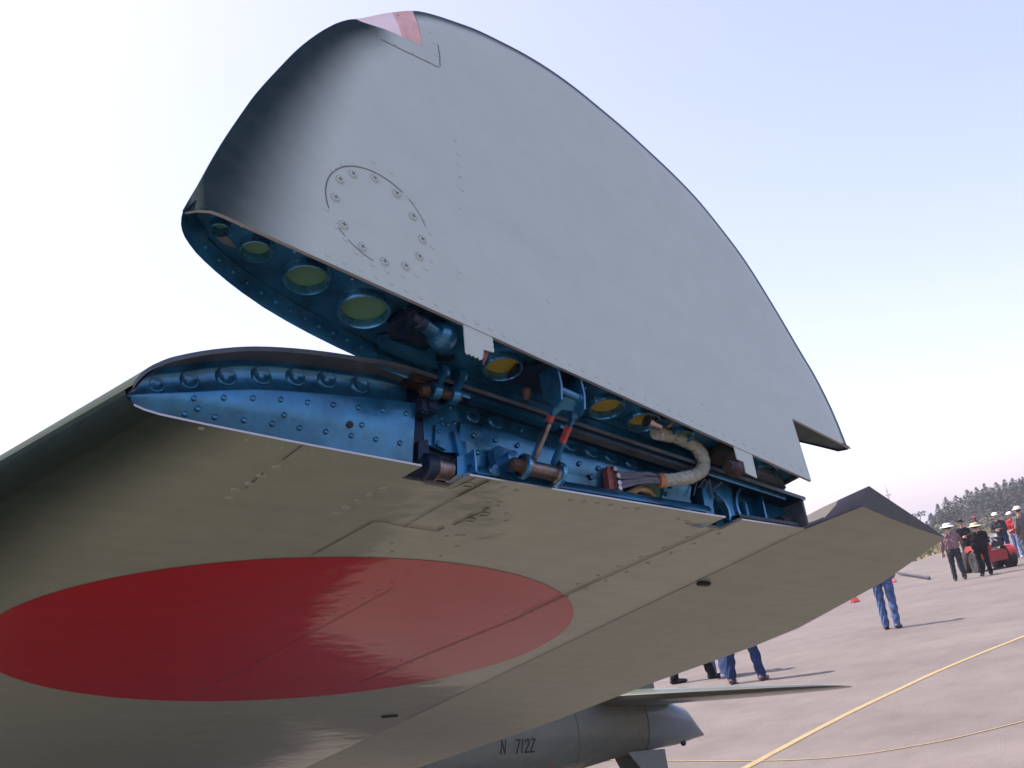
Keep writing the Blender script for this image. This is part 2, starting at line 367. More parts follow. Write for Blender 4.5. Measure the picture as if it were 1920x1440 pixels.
# --- aileron (its end sticks out past the fold line)
TEt = [(-3.2, 1.9), (-2.348, 1.829), (-1.561, 1.746), (-1.0, 1.645), (-.632, 1.597), (-.466, 1.558), (-.153, 1.42), (.05, 1.29), (.1, 1.262)]
VA = [.1, .06, .0, -.06, -.153, -.25, -.35, -.466, -.55, -.632, -.8, -1.0, -1.25, -1.561, -1.9, -2.348, -2.9]
g = G(); rows = []
for v0 in VA:
    k = math.exp(-(.1 - v0) / .12)
    te = lambda v: interp(v, TEt); row = []
    for c, side in [(c, 0) for c in (.0, .05, .12, .22, .35, .5, .65, .8, .92, 1.0)] + [(c, 1) for c in (.97, .85, .7, .5, .35, .24, .16, .1, .05, .02, .004)]:
        v = v0 - .045 * c * k
        h = wu(1.0, v) + .005; ch = te(v) - h; ku = 1 + .1 * max(0, -v)
        if side == 0: w = .0015 + .0035 * math.sin(math.pi * c) * -1 * .5
        else: w = .003 + .042 * ku * min(1, (1 - c) ** .9 * 1.08) * min(1, (c / .16) if c < .16 else 1)
        u = h + ch * c
        row.append(W(u, v, w))
    rows.append(row)
g.grid(rows, closed=True); nA = len(rows[0])
for i in range(len(g.f)): g.mi[i] = 1 if i % nA >= 9 else 0
g.f.append(tuple(range(nA))); g.mi.append(1)
ail = g.build('aileron', [m_ail, mat('aileron_topside_shaded', (0.055, 0.052, 0.042), 0.7, var=.3, vscale=25)], plane, angle=28)  # dark topside colour, browned so the nose's shade is painted in
g = G(); g.box(W(1.15, -1.46, -.003), (wU + .55 * wV, wV - .55 * wU, wW), (.022, .006, .0025), ch=.002); g.build('drain_slot', m_dark, ail)
g = G(); g.box(W(1.062, -.269, -.002), (wU, wV, wW), (.013, .007, .003), ch=.002); g.build('drain_slot', m_dark, ail)

# --- panel seams on the lower skin (thin recessed-looking joints with dirt)
def seam(pts, w=.0022, M=m_seam, parent=low):
    P = []
    for a, b in zip(pts[:-1], pts[1:]):
        n = max(2, int(math.hypot(b[0] - a[0], b[1] - a[1]) / .03))
        P += [(a[0] + (b[0] - a[0]) * i / n, a[1] + (b[1] - a[1]) * i / n) for i in range(n)]
    P.append(pts[-1]); g = G(); rows = []
    for i, p in enumerate(P):
        a, b = P[max(0, i - 1)], P[min(len(P) - 1, i + 1)]; L_ = math.hypot(b[0] - a[0], b[1] - a[1]) or 1
        s = (-(b[1] - a[1]) / L_ * w / 2, (b[0] - a[0]) / L_ * w / 2)
        rows.append([W(p[0] - s[0], p[1] - s[1], zlow(*p) - .0018), W(p[0] + s[0], p[1] + s[1], zlow(*p) - .0018)])
    g.grid(rows); return g.build('panel_seam', M, parent, smooth=False)
seam([(.354, -.0425), (.394, -.044), (.398, -.001)], .0022)
seam([(.418, -.001), (.417, -.066)], .0038); seam([(.417, -.066), (.417, -.19)], .0014)
seam([(.361, -.335), (.370, -.186), (.383, -.181), (.414, -.187), (.468, -.189)], .002)
for a, b in (((.468, -.189), (.469, -.173)), ((.474, -.160), (.476, -.142)), ((.476, -.131), (.478, -.113)), ((.478, -.099), (.478, -.084))): seam([a, b], .003)
seam([(.179, .0), (.179, -.046)], .0016); seam([(.177, -.09), (.178, -.14)], .0016)
seam([(.848, -.043), (.852, -.18), (.862, -.379), (.872, -.563), (.863, -.815), (.86, -1.1)], .0024)
seam([(.853, -.3), (.857, -.52)], .0013)
seam([(.78, -.036), (.823, -.043)], .0022)
seam([(.555, -.45), (.56, -.75), (.56, -1.3)], .0012)
seam([(wu(.995, v), v) for v in (-.02, -.3, -.6, -1.0, -1.5)], .0016)

# --- rivets: low domes
def dome(g, P, N, r, h, n=8, mi=0):
    g.lathe([(r, 0), (r * .86, h * .7), (r * .45, h), (0, h * 1.02)], P, N, n, mi)
def skin_rivets(name, pts, r=.0042, h=.0012, parent=low, M=m_skin):
    g = G()
    for u, v in pts: dome(g, W(u, v, zlow(u, v) - .0003), -wW, r, h)
    return tag(g.build(name, M, parent), kind='stuff')
R1 = [(.323, -.081), (.319, -.105), (.317, -.129), (.315, -.155), (.315, -.179), (.184, -.07), (.18, -.099), (.178, -.127), (.172, -.151), (.176, -.178)]
skin_rivets('rivets', R1, .0066, .0022)
R2 = [(.075, -.009), (.125, -.016), (.148, -.014), (.166, -.019), (.199, -.017), (.229, -.021), (.452, -.062), (.472, -.062), (.482, -.066), (.47, -.075), (.487, -.079), (.489, -.099), (.517, -.1), (.513, -.128), (.535, -.124), (.514, -.15), (.515, -.195), (.495, -.207), (.507, -.198), (.428, -.011), (.453, -.019), (.473, -.021), (.562, -.025), (.583, -.023), (.604, -.021), (.626, -.02), (.655, -.024), (.672, -.018), (.76, -.03), (.78, -.033), (.4, -.16), (.4, -.21), (.44, -.26), (.46, -.29)]
for i in range(22): R2 += [(.535 + .004 * rnd.random(), -.24 - i * .045), (.84, -.09 - i * .05), (.875, -.06 - i * .05)]
inr = lambda p: math.hypot(p[0] - CU, p[1] - CV) < CR
skin_rivets('rivets', [p for p in R2 if not inr(p)], .0036, .0011)
skin_rivets('rivets', [p for p in R2 if inr(p)], .0034, .0008, roundel, m_red)
for u, v in ((.406, -.028), (.485, -.138), (.489, -.112)):
    g = G(); P = W(u, v, zlow(u, v) - .0006)
    g.lathe([(.0083, .0003), (.0078, .0003)], P, -wW, 18, 1)
    g.lathe([(.0078, .0004), (.0072, .0014), (0, .0016)], P, -wW, 18, 0)
    g.box(P - wW * .0017, (wU, wV, wW), (.0055, .0009, .0003), 1)
    g.build('fastener', [m_skin, m_seam], low)

# ------------------------------------------------------------------ fold-line rib of the fixed wing
CRE = [(.0, .012), (.021, .019), (.09, .039), (.138, .051), (.211, .061), (.278, .069), (.34, .074)]
us = [-.001, .002, .006, .012, .02, .03, .045, .06, .08, .1, .125, .15, .18, .21, .24, .27, .3, .326]
rows = []
for u in us:
    cr = interp(u, CRE); b = lo(u, 0) + .003; t = up(u, 0) - .0045
    cr = max(b + .001, min(cr, t - .004))
    kk = min(1, .25 + u / .08)
    rows.append([W(u, -.0225 * kk, b), W(u, -.0225 * kk + .0165 * kk * .5, b + (cr - b) * .5), W(u, -.006 * kk, cr - .0012), W(u, -.0065 * kk, cr + .0006), W(u, -.021 * kk, cr + .003), W(u, -.0245 * kk, cr + .003 + (t - cr) * .3), W(u, -.0245 * kk, cr + (t - cr) * .85), W(u, -.021 * kk, t - .001), W(u, -.012 * kk, t + .001)])
g = G(); g.grid(rows); rib = g.build('nose_rib', m_blue, plane, angle=50)
tag(rib, 'deep blue lacquered nose rib with pressed dimples')
def dimple_mesh(r):
    g = G(); g.lathe([(r * 1.18, -.0004), (r * 1.08, .0012), (r * .96, .0030), (r * .86, .0030), (r * .74, .0014), (r * .5, .0002), (0, -.0002)], (0, 0, 0), (0, 0, 1), 22)
    me = bpy.data.meshes.new('dimple'); me.from_pydata(g.v, [], g.f); me.materials.append(m_blue)
    me.polygons.foreach_set('use_smooth', [True] * len(me.polygons)); return me
def place(name, me, P, N, parent, scale=1.0, up_=None):
    o = bpy.data.objects.new(name, me); COL.objects.link(o)
    Z = N.normalized(); X = (up_ or wU); X = (X - Z * X.dot(Z)).normalized(); Y = Z.cross(X)
    M = Matrix.Identity(4)
    for i in range(3): M[i][0], M[i][1], M[i][2], M[i][3] = X[i] * scale, Y[i] * scale, Z[i] * scale, P[i]
    o.matrix_world = M
    o.parent = parent; o.matrix_parent_inverse = Matrix.Identity(4); o.matrix_basis = M
    return o
dm = dimple_mesh(.0105)
for (u, w), s in zip([(.03, .036), (.066, .053), (.105, .066), (.144, .076), (.184, .083), (.222, .0885), (.264, .091)], (.75, .9, 1, 1, 1, 1, 1)):
    place('dimple', dm, W(u, -.0245 * min(1, .25 + u / .08), w), wV, rib, s)
def face_rivets(name, pts, parent, r=.0034, h=.0026, M=m_blue, N=None):
    g = G()
    for u, v, w in pts: dome(g, W(u, v, w), N or wV, r, h)
    return tag(g.build(name, M, parent), kind='stuff')
pts = []
for i in range(9):
    u = .06 + i * .031; cr = interp(u, CRE)
    pts += [(u + .006, -.0225 + .0165 * .80, lo(u, 0) + .003 + (cr - lo(u, 0)) * .80), (u, -.0225 + .0165 * .36, lo(u, 0) + .003 + (cr - lo(u, 0)) * .36)]
    if i % 3 == 0: pts.append((u + .012, -.0135, lo(u, 0) + .003 + (cr - lo(u, 0)) * .55))
face_rivets('rivets', pts, rib)
g = G(); g.lathe([(.0042, 0), (.0042, .0012), (0, .0012)], W(.243, -.0135, .033), wV, 12); g.build('bolt_hole', m_dark, rib)

# --- aft web, u .40 .. .80
us = [.395, .43, .47, .51, .55, .59, .63, .67, .71, .75, .785]
ACR = [(.39, .067), (.47, .066), (.55, .056), (.7, .050), (.8, .044)]
rows = []
for u in us:
    cr = interp(u, ACR); b = lo(u, 0) + .003; t = up(u, 0) - .0045; q = b + (cr - b) * .55
    rows.append([W(u, -.030, b), W(u, -.0225, q), W(u, -.0245, q + .001), W(u, -.017, cr - .002), W(u, -.0175, cr + .0005), W(u, -.0325, cr + .003), W(u, -.0325, t - .002), W(u, -.026, t)])
g = G(); g.grid(rows); web = g.build('main_web', m_blue, plane, angle=40)
for u, w in ((.426, .0885), (.461, .0875), (.581, .077), (.618, .074), (.653, .0715), (.69, .069), (.749, .062)):
    place('dimple', dm, W(u, -.0325, w), wV, web, .95)
pts = [(.415 + i * .033, -.0195, interp(.415 + i * .033, ACR) * .84 - .002) for i in range(11)] + [(.42 + i * .045, -.021, .033 - .01 * i / 9) for i in range(8)]
pts += [(.44, -.0325, .097), (.50, -.0325, .082), (.53, -.021, .016), (.6, -.021, .03)]
face_rivets('rivets', pts, web, .0036, .003)
# round hole in the web with bright rim, pipe stub behind it
g = G(); g.lathe([(.0225, 0), (.0225, .004), (.020, .005), (.0185, .002), (.018, -.002)], W(.706, -.0210, .030), wV, 28); g.build('hole_rim', m_bluebright, web)
g = G(); g.lathe([(.0183, .0008), (0, .0008)], W(.706, -.0210, .030), wV, 24); g.build('hole_opening', m_ingreen, web)
g = G(); g.tube([W(.655, -.016, .012), W(.672, -.010, .020), W(.69, -.012, .021), W(.708, -.018, .011)], [.004, .0055, .006, .005], 8); g.build('pipe_stub', mat('brass_pipe', (0.30, 0.21, 0.10), 0.5, metal=.4, var=.4, vscale=60), web)
# rolled lower flange of the web
g = G(); us = [.395, .45, .5, .55, .6, .65, .7, .75, .80]; rows = []
for u in us:
    b = lo(u, 0) + .004; r = .0075
    rows.append([W(u, -.021, b + .014), W(u, -.012, b + .0155), W(u, -.006, b + .0125), W(u, -.0025, b + .007), W(u, -.002, b + .001)])
g.grid(rows); fl = g.build('rolled_flange', m_blue, plane, angle=60)
face_rivets('rivets', [(.43 + .09 * i, -.006, lo(.43, 0) + .016) for i in range(5)], fl, .0032, .002, N=(wV + wW).normalized())
# upper stringer strip below the hinge line
for a, b, w_, M in ((.40, .535, .0055, m_blue), (.545, .80, .005, m_lip)):
    g = G(); n = 14
    g.grid([[W(a + (b - a) * i / n, .004, up(a + (b - a) * i / n, 0) - .0055), W(a + (b - a) * i / n, .0055, up(a + (b - a) * i / n, 0) - .0055 - w_), W(a + (b - a) * i / n, -.008, up(a + (b - a) * i / n, 0) - .0058 - w_)] for i in range(n + 1)])
    st = g.build('stringer_strip', M, plane, angle=25)
    face_rivets('rivets', [(a + .02 + i * .03, .0048, up(a + .02 + i * .03, 0) - .0085) for i in range(int((b - a) / .032))], st, .0016, .0012)
# plates coloured dark for the shade in the cavities between the bays (front spar end, rear spar end)
g = G(); g.box(W(.335, -.055, .052), (wU, wV, wW), (.0095, .032, .05)); g.build('spar_end', m_bluedk, plane, smooth=False)
g = G(); g.box(W(.372, -.047, .052), (wU, wV, wW), (.027, .018, .052)); g.build('spar_web', m_bluedk, plane, smooth=False)
g = G(); g.box(W(.845, -.075, .034), (wU, wV, wW), (.06, .015, .030)); g.build('spar_web', m_dark, plane, smooth=False)
# gusset plates on the front spar
def plate(name, pts, v, th, M, parent=plane, fr='W', ch=0):
    F = W if fr == 'W' else T; nv = wV if fr == 'W' else tV
    g = G(); g.prism([F(u, v, w) for u, w in pts], nv * th); return g.build(name, M, parent, smooth=False)
gs = plate('gusset_plate', [(.345, .033), (.345, .076), (.362, .083), (.39, .095), (.398, .09), (.397, .073), (.405, .059), (.405, .03), (.372, .026)], -.026, .004, m_blue)
gs2 = plate('gusset_plate', [(.357, .032), (.36, .058), (.378, .056), (.372, .027)], -.0218, .004, m_blue)
plate('bracket_web', [(.384, .054), (.391, .05), (.400, .012), (.390, .012)], -.0216, .006, m_blue)
face_rivets('rivets', [(.364, -.0177, .049), (.361, -.0177, .034), (.371, -.0217, .069), (.372, -.0217, .062), (.38, -.0217, .062), (.385, -.0217, .086), (.39, -.0217, .066)], gs, .0026, .0022)
# lock-pin housing in the lower notch
g = G()
P0, P1 = W(.343, -.016, .000), W(.377, -.016, .001)
g.lathe([(.0, -.006), (.014, -.006), (.016, -.004), (.016, .006), (.0135, .0075), (.0135, .009)], P0, P1 - P0, 22, 0)
g.lathe([(.0135, .008), (.0145, .009), (.0145, .0115), (.0128, .012), (.0128, .030), (.0105, .031), (0, .031)], P0, P1 - P0, 22, 1)
g.build('lock_pin', [m_bluedk, m_dksteel], plane)
plate('pin_bracket', [(.329, -.006), (.332, .03), (.345, .034), (.345, .012), (.339, .004), (.338, -.008)], -.034, .020, m_bluedk)
plate('pin_bracket', [(.378, -.007), (.38, .016), (.388, .02), (.405, .012), (.409, .008), (.409, -.003)], -.034, .026, m_blue)
g = G(); g.grid([[W(.327, -.004, .004), W(.327, -.042, .004)], [W(.352, -.004, -.002), W(.352, -.042, .002)]]); g.build('notch_floor', m_blue, plane, smooth=False)
g = G(); g.box(W(.398, -.009, .010), (wU, wV, wW), (.0012, .012, .014)); g.build('bracket_edge', m_bluebright, plane, smooth=False)

# upper hinge lugs between wing and tip (two drop links and knuckles)
g = G()
for (a, b) in (((.356, .010, .113), (.341, .013, .083)), ((.380, .011, .112), (.366, .014, .082))):
    A, B = W(*a), W(*b); ax = (B - A).normalized()
    g.box((A + B) / 2, (ax, wU - ax * wU.dot(ax), wV), ((B - A).length / 2, .0035, .009), ch=.0015)
    g.lathe([(0, -.005), (.010, -.005), (.0105, -.003), (.0105, .004), (.009, .005), (0, .005)], B, wU, 16)
    g.lathe([(0, -.005), (.009, -.005), (.009, .005), (0, .005)], A, wU, 16)
hl = g.build('hinge_lug', m_blue, plane)
g = G(); g.tube([W(.323, .010, .082), W(.333, .012, .0825)], .0070, 12); g.tube([W(.366, .013, .0815), W(.376, .013, .081)], [.007, .006], 6)
g.tube([W(.338, .013, .0825), W(.368, .014, .082)], .0065, 12); g.build('hinge_bolt', m_rust, hl)
g = G(); g.box(W(.343, -.006, .070), (wU, wV, wW), (.008, .012, .008), ch=.002); g.box(W(.332, -.008, .069), (wU, wV, wW), (.006, .012, .011), ch=.002); g.build('hinge_block', m_bluedk, hl)
g = G(); g.box(W(.335, -.004, .100), (wU, wV, wW), (.022, .014, .006), ch=.003); g.build('hinge_shoe', m_rust, hl)

# locking handle: plate, bolt, nut
hp = plate('handle_plate', [(.436, .004), (.434, .034), (.441, .041), (.466, .038), (.47, .018), (.465, .004)], -.02, .012, m_blue)
g = G(); g.lathe([(0, .012), (.009, .011), (.0095, .007), (.0095, 0)], W(.456, -.008, .024), wV, 14); g.build('handle_boss', m_bluebright, hp)
g = G(); g.lathe([(0, .006), (.006, .006), (.0085, .003), (.0085, 0)], W(.428, -.004, .004), wV, 16); g.build('flange_boss', m_blue, plane)
# drag link: yoke with two arms, top plate, bottom roller
B0, B1 = W(.462, .014, .008), W(.512, .014, .006)          # lower pivot axis
TP = T(.482, -.030, .020)                                     # upper pivot on the tip bracket
axu = (B1 - B0).normalized()
TA, TB = TP - axu * .014, TP + axu * .016
LA, LB = W(.474, .016, .018), W(.504, .016, .016)
g = G()
for A, B in ((LA, TA), (LB, TB)):
    ax = (B - A); L_ = ax.length; ax.normalize()
    side = (axu - ax * axu.dot(ax)).normalized(); out = ax.cross(side)
    C = [A + ax * L_ * t for t in (0, .97)]
    g.box((C[0] + C[1]) / 2, (ax, side, out), ((C[1] - C[0]).length / 2, .0024, .0042), 0, ch=.0008)
ax = ((TA + TB) / 2 - (LA + LB) / 2).normalized(); side = (axu - ax * axu.dot(ax)).normalized(); out = ax.cross(side)
TM = (TA + TB) / 2
poly = [TM - side * .0185 - ax * .016, TM - side * .0185 - ax * .004, TM - side * .010 + ax * .009, TM + side * .006 + ax * .013, TM + side * .0185 + ax * .007, TM + side * .0195 - ax * .016, TM + side * .012 - ax * .016, TM + side * .009 - ax * .008, TM - side * .007 - ax * .008, TM - side * .012 - ax * .016]
g.prism([p - out * .004 for p in poly], out * .008, 0)
link = g.build('drag_link', m_blue, plane, angle=30)
Lm = (TA - LA).length
for (A, B), (t0, t1) in zip(((LA, TA), (LB, TB)), ((.64, .76), (.38, .68))):
    a2 = (B - A).normalized(); s2 = (axu - a2 * axu.dot(a2)).normalized(); o2 = a2.cross(s2)
    g = G(); c0, c1 = A + a2 * Lm * t0, A + a2 * Lm * t1
    g.box((c0 + c1) / 2, (a2, s2, o2), ((c1 - c0).length / 2, .0028, .0046), ch=.0008); g.build('red_band', m_redmark, link)
    g = G(); c0, c1 = A + a2 * Lm * .04, A + a2 * Lm * (t0 - .01)
    g.box((c0 + c1) / 2, (a2, s2, o2), ((c1 - c0).length / 2, .0027, .0045), ch=.0008); g.build('worn_band', m_steel if t1 == .76 else m_blue, link)
g = G(); g.lathe([(0, -.004), (.0085, -.004), (.0125, -.002), (.0125, .004), (.0095, .006), (.0095, .044), (.0125, .046), (.0125, .052), (.010, .054), (.006, .060), (0, .060)], B0, axu, 20)
g.build('link_roller', m_dksteel, link)
g = G(); g.lathe([(0, -.022), (.007, -.021), (.0085, -.016), (.0085, -.007), (.012, -.005), (.012, -.002), (0, -.001)], B0, axu, 7); g.build('roller_nut', m_rust, link)
g = G(); g.lathe([(.013, .046), (.016, .047), (.016, .052), (.013, .053)], B0, axu, 18); g.build('roller_washer', m_bluebright, link)
g = G(); g.lathe([(.0125, -.006), (.0155, -.005), (.0155, -.001), (.0125, 0)], B0, axu, 18); g.build('roller_washer', m_bluebright, link)
# flexible conduit between wing and tip, with wires and terminal block
pth = spline([tuple(T(.672, .004, .040)), tuple(W(.722, .022, .091)), tuple(W(.746, .024, .087)), tuple(W(.765, .024, .079)), tuple(W(.775, .022, .064)), tuple(W(.769, .02, .050)), tuple(W(.750, .018, .039)), tuple(W(.722, .014, .032)), tuple(W(.700, .008, .029))], 6)
g = G(); g.tube(pth, [.0092 + .0004 * math.sin(i * 1.9) + .0005 * math.sin(i * .7) for i in range(len(pth))], 12); hose = g.build('conduit_sleeve', m_canvas, plane)
g = G(); g.tube([pth[-2], pth[-1], pth[-1] + (pth[-1] - pth[-3]).normalized() * .006], .0100, 12); g.build('tape_wrap', m_orange, hose)
g = G()
for k, (dy, dz, ez) in enumerate(((0, .003, .036), (.003, -.002, .022), (-.004, .001, .030), (.002, -.004, .016))):
    g.tube(spline([tuple(W(.700, .008 + dy, .029 + dz)), tuple(W(.680, .006 + dy, .031 + dz * 1.6)), tuple(W(.660, .0, .030 + (ez - .028) * .6)), tuple(W(.636, -.010, ez))], 6), .0030, 7)
g.build('wires', m_wire, hose)
tb = plate('terminal_block', [(.620, .010), (.620, .038), (.624, .045), (.631, .047), (.638, .043), (.641, .034), (.644, .010)], -.021, .010, m_brown)
g = G()
for w in (.040, .031, .021, .014): g.lathe([(0, .006), (.0035, .006), (.0045, .003), (.0045, 0)], W(.634 if w < .035 else .630, -.011, w), wV, 7)
g.build('terminal_screw', m_steel, tb)
# rear hinge: forging with curved cut-outs, barrel, bolts
def arcplate(name, cu, cw, R_, a0, a1, v, wdt, M):
    g = G(); rows = []
    for i in range(15):
        a = rad(a0 + (a1 - a0) * i / 14); c, s = math.cos(a), math.sin(a)
        rows.append([W(cu + R_ * c, v, cw + R_ * s), W(cu + (R_ + wdt) * c, v, cw + (R_ + wdt) * s), W(cu + (R_ + wdt) * c, v + .012, cw + (R_ + wdt) * s), W(cu + R_ * c, v + .012, cw + R_ * s)])
    g.grid(rows, closed=True); return g.build(name, M, plane, angle=50)
fg = plate('hinge_forging', [(.803, -.004), (.806, .06), (.822, .072), (.85, .066), (.868, .05), (.868, .0), (.859, -.003), (.850, .004), (.848, .022), (.838, .036), (.828, .034), (.822, .02), (.82, -.004)], -.05, .034, m_blue)
arcplate('forging_rim', .822, .010, .026, -25, 75, -.024, .004, m_bluebright)
arcplate('forging_rim', .902, .024, .030, 120, 225, -.024, .004, m_bluebright)
plate('cavity_floor', [(.812, -.003), (.824, .014), (.838, .030), (.846, .018), (.848, -.003)], -.052, .006, m_ingreen)
g = G()
for k in range(7):
    u = .790 + .008 * k + rnd.uniform(-.002, .002); g.tube([W(u, -.016, .068 - .003 * k), W(u - .006 + rnd.uniform(-.006, .006), -.010 + rnd.uniform(-.006, .006), .052), W(u - .010 + rnd.uniform(-.008, .008), -.014, .034 + rnd.uniform(-.012, .012))], rnd.uniform(.0009, .0015), 6)
g.build('loose_wires', m_wire, plane)
bx = plate('rear_box', [(.868, -.001), (.868, .056), (.90, .053), (1.0, .043), (1.0, .002)], -.034, .006, m_blue)
g = G(); g.box(W(.925, -.020, .022), (wU, wV, wW), (.002, .012, .022)); g.box(W(.895, -.022, .018), (wU, wV, wW), (.004, .006, .018), ch=.002); g.build('rib_stiffener', m_blue, bx)
g = G(); g.box(W(.998, -.012, .023), (wU, wV, wW), (.0022, .02, .021)); g.build('end_plate', m_lip, bx, smooth=False)
g = G(); g.box(W(.972, -.016, .011), (wU, wV, wW), (.014, .010, .008), ch=.003); g.build('hinge_fitting', m_rust, bx)
g = G(); g.grid([[W(u, -.001, lo(u, 0) + .0042), W(u, -.004, lo(u, 0) + .0105), W(u, -.028, lo(u, 0) + .0115)] for u in (.858, .9, .95, .99)]); g.build('flange_strip', m_lip, bx, smooth=False)

# ------------------------------------------------------------------ folded wing tip
OUTP = [(-0.016, -0.016), (-0.012, -0.002), (-0.005, 0.021), (0.005, 0.061), (0.018, 0.106), (0.033, 0.152), (0.049, 0.198), (0.073, 0.256), (0.099, 0.315), (0.127, 0.368), (0.152, 0.408), (0.17, 0.43), (0.191, 0.451), (0.23, 0.495), (0.277, 0.541), (0.312, 0.563), (0.352, 0.581), (0.397, 0.599), (0.449, 0.612), (0.5, 0.622), (0.554, 0.626), (0.607, 0.623), (0.662, 0.613), (0.717, 0.601), (0.773, 0.583), (0.831, 0.562), (0.886, 0.534), (0.939, 0.491), (0.987, 0.441), (1.036, 0.362), (1.076, 0.287), (1.101, 0.242), (1.121, 0.177), (1.141, 0.114)]
OUTP[0] = (-.011, 0.0); OUTP[-1] = (1.129, .1095)
OUT = [(p.x, p.y) for p in spline(OUTP[:11], 6)[:-1]] + [(p.x, p.y) for p in spline(OUTP[10:], 6)]
OA = np.array(OUT); N_LE = int(np.argmin(np.hypot(OA[:, 0] - .19, OA[:, 1] - .44)))
_lv, _lu = OA[:int(np.argmax(OA[:, 1])) + 1, 1], OA[:int(np.argmax(OA[:, 1])) + 1, 0]
def tle(v): return float(np.interp(v, np.maximum.accumulate(_lv), _lu))
def pdist(u, v, A_):
    a, b = A_[:-1], A_[1:]; d = b - a; q = np.array([u, v]); t = np.clip(((q - a) * d).sum(1) / np.maximum((d * d).sum(1), 1e-12), 0, 1)
    return float(np.sqrt((((a + t[:, None] * d) - q) ** 2).sum(1).min()))
def tip_w(u, v):
    d = pdist(u, v, OA)
    lw = .005 * (1 - sstep(0, .03, d))
    if u < .03 and v < .22: lw = max(lw, max(0, interp(u, LO0)) * (1 - sstep(.0, .22, v)))
    r = math.sqrt(max(0, 1 - (1 - min(1, d / .17)) ** 2))
    return lw, lw + min(.0025, d * .6) + max(0, min(interp(u, UPS) - lw, .11 * r)) * (1 - .3 * max(0, v) / .6)
seg = np.r_[0, np.cumsum(np.hypot(*np.diff(OA, axis=0).T))]
ic = [i for i in range(len(OA)) if OA[i, 0] > .967][0]; sc_ = float(np.interp(.967, OA[ic - 1:ic + 1, 0], seg[ic - 1:ic + 1]))
def outpt(q): return float(np.interp(q, seg, OA[:, 0])), float(np.interp(q, seg, OA[:, 1]))
NC = 84; ND = 16; TS = [0, .012, .03, .06, .1, .15, .21, .28, .36, .44, .52, .6, .68, .75, .81, .86, .90, .93, .955, .972, .984, .992, .997, 1.0]
colsA = []
for i in range(NC + 1):
    x = i / NC; q = x * sc_
    ru = -.011 + .978 * (x ** 1.25)
    colsA.append(((ru, 0.0), outpt(q)))
colsB = []
for i in range(ND + 1):
    x = i / ND; colsB.append(((.967 + .162 * x, .1095), outpt(sc_ + (seg[-1] - sc_) * x)))
g = G(); gu = G(); PV = []
OLE = OA[:N_LE + 1]; OTE = OA[N_LE:]
for cols in (colsA, colsB):
    lr, ur = [], []
    for (a, b) in cols:
        la, ua = [], []
        for t in TS:
            u, v = a[0] + (b[0] - a[0]) * t, a[1] + (b[1] - a[1]) * t
            lw, uw = tip_w(u, v); la.append(T(u, v, lw)); ua.append(T(u, v, uw))
            wd = .135 - .08 * min(1, v / .45); dl, dt = pdist(u, v, OLE), pdist(u, v, OTE)
            PV.append(max((1 - sstep(.012, wd, dl)) ** .9, .9 * (1 - sstep(.002, .022, dt))))
        lr.append(la); ur.append(ua)
    g.grid(lr); gu.grid(ur)
def tte(v): return 1.12
VMAX = .61
XS = [i / 24 for i in range(25)]
# join the two row sets along v = .109 for u < .967 (identical line, closed by a sliver)
bm_l = g; tip_low = None
def finish_tip(gg, name, M, pvals, is_low):
    me = bpy.data.meshes.new(name); me.from_pydata(gg.v, [], gg.f); me.materials.append(M)
    a = me.attributes.new('paint', 'FLOAT', 'POINT'); a.data.foreach_set('value', pvals)
    bm = bmesh.new(); bm.from_mesh(me); bmesh.ops.remove_doubles(bm, verts=bm.verts, dist=2e-5)
    # wedge for the navigation light: cut along two lines, drop what lies outside them
    cutA = ((.186, .4405), (.284, .4635)); cutB = ((.284, .4635), (.2768, .546))
    def pl(c):
        a_, b_ = T(*c[0], 0), T(*c[1], 0); t = (b_ - a_).normalized(); return a_, t.cross(tW).normalized()
    for c in (cutA, cutB):
        co, no = pl(c)
        loc = [f for f in bm.faces if (f.calc_center_median() - T(.25, .47, 0)).length < .22]
        ed = {e for f in loc for e in f.edges}; vv = {v for f in loc for v in f.verts}
        bmesh.ops.bisect_plane(bm, geom=list(loc) + list(ed) + list(vv), plane_co=co, plane_no=no, dist=1e-6)
    kill = []
    for f in bm.faces:
        q = np.array(f.calc_center_median()) - TO; u, v = q @ E1, q @ E2
        def side(c): return (c[1][0] - c[0][0]) * (v - c[0][1]) - (c[1][1] - c[0][1]) * (u - c[0][0])
        if .1 < u < .4 and v > .35 and side(cutA) > 0 and side(cutB) > 0: kill.append(f)
    bmesh.ops.delete(bm, geom=kill, context='FACES')
    bmesh.ops.recalc_face_normals(bm, faces=bm.faces)
    for f in bm.faces: f.smooth = True
    bm.to_mesh(me); bm.free()
    o = bpy.data.objects.new(name, me); COL.objects.link(o); attach(o, plane); return o
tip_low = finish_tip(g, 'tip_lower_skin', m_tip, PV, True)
tag(tip_low, 'pale grey underside skin of the folded wingtip with dark feathered front edge')
tip_up = finish_tip(gu, 'tip_upper_skin', m_green, [1.0] * len(gu.v), False)
# inside liner of the upper skin: green in front, chromate yellow behind
g = G()
lx_ = [.02, .05, .09, .14, .2, .26, .32, .4, .5, .6, .7, .8, .9, .955]
g.grid([[T(u + tle(v) * (1 - u), v, max(.004, tip_w(u + tle(v) * (1 - u), v)[1] - .005)) for u in lx_] for v in (.034, .06, .108, .16, .24)])
for i in range(len(g.f)): g.mi[i] = 0 if lx_[i % (len(lx_) - 1)] < .31 else 1
g.build('tip_inner_liner', [m_ingreen, m_inyellow], tip_up)
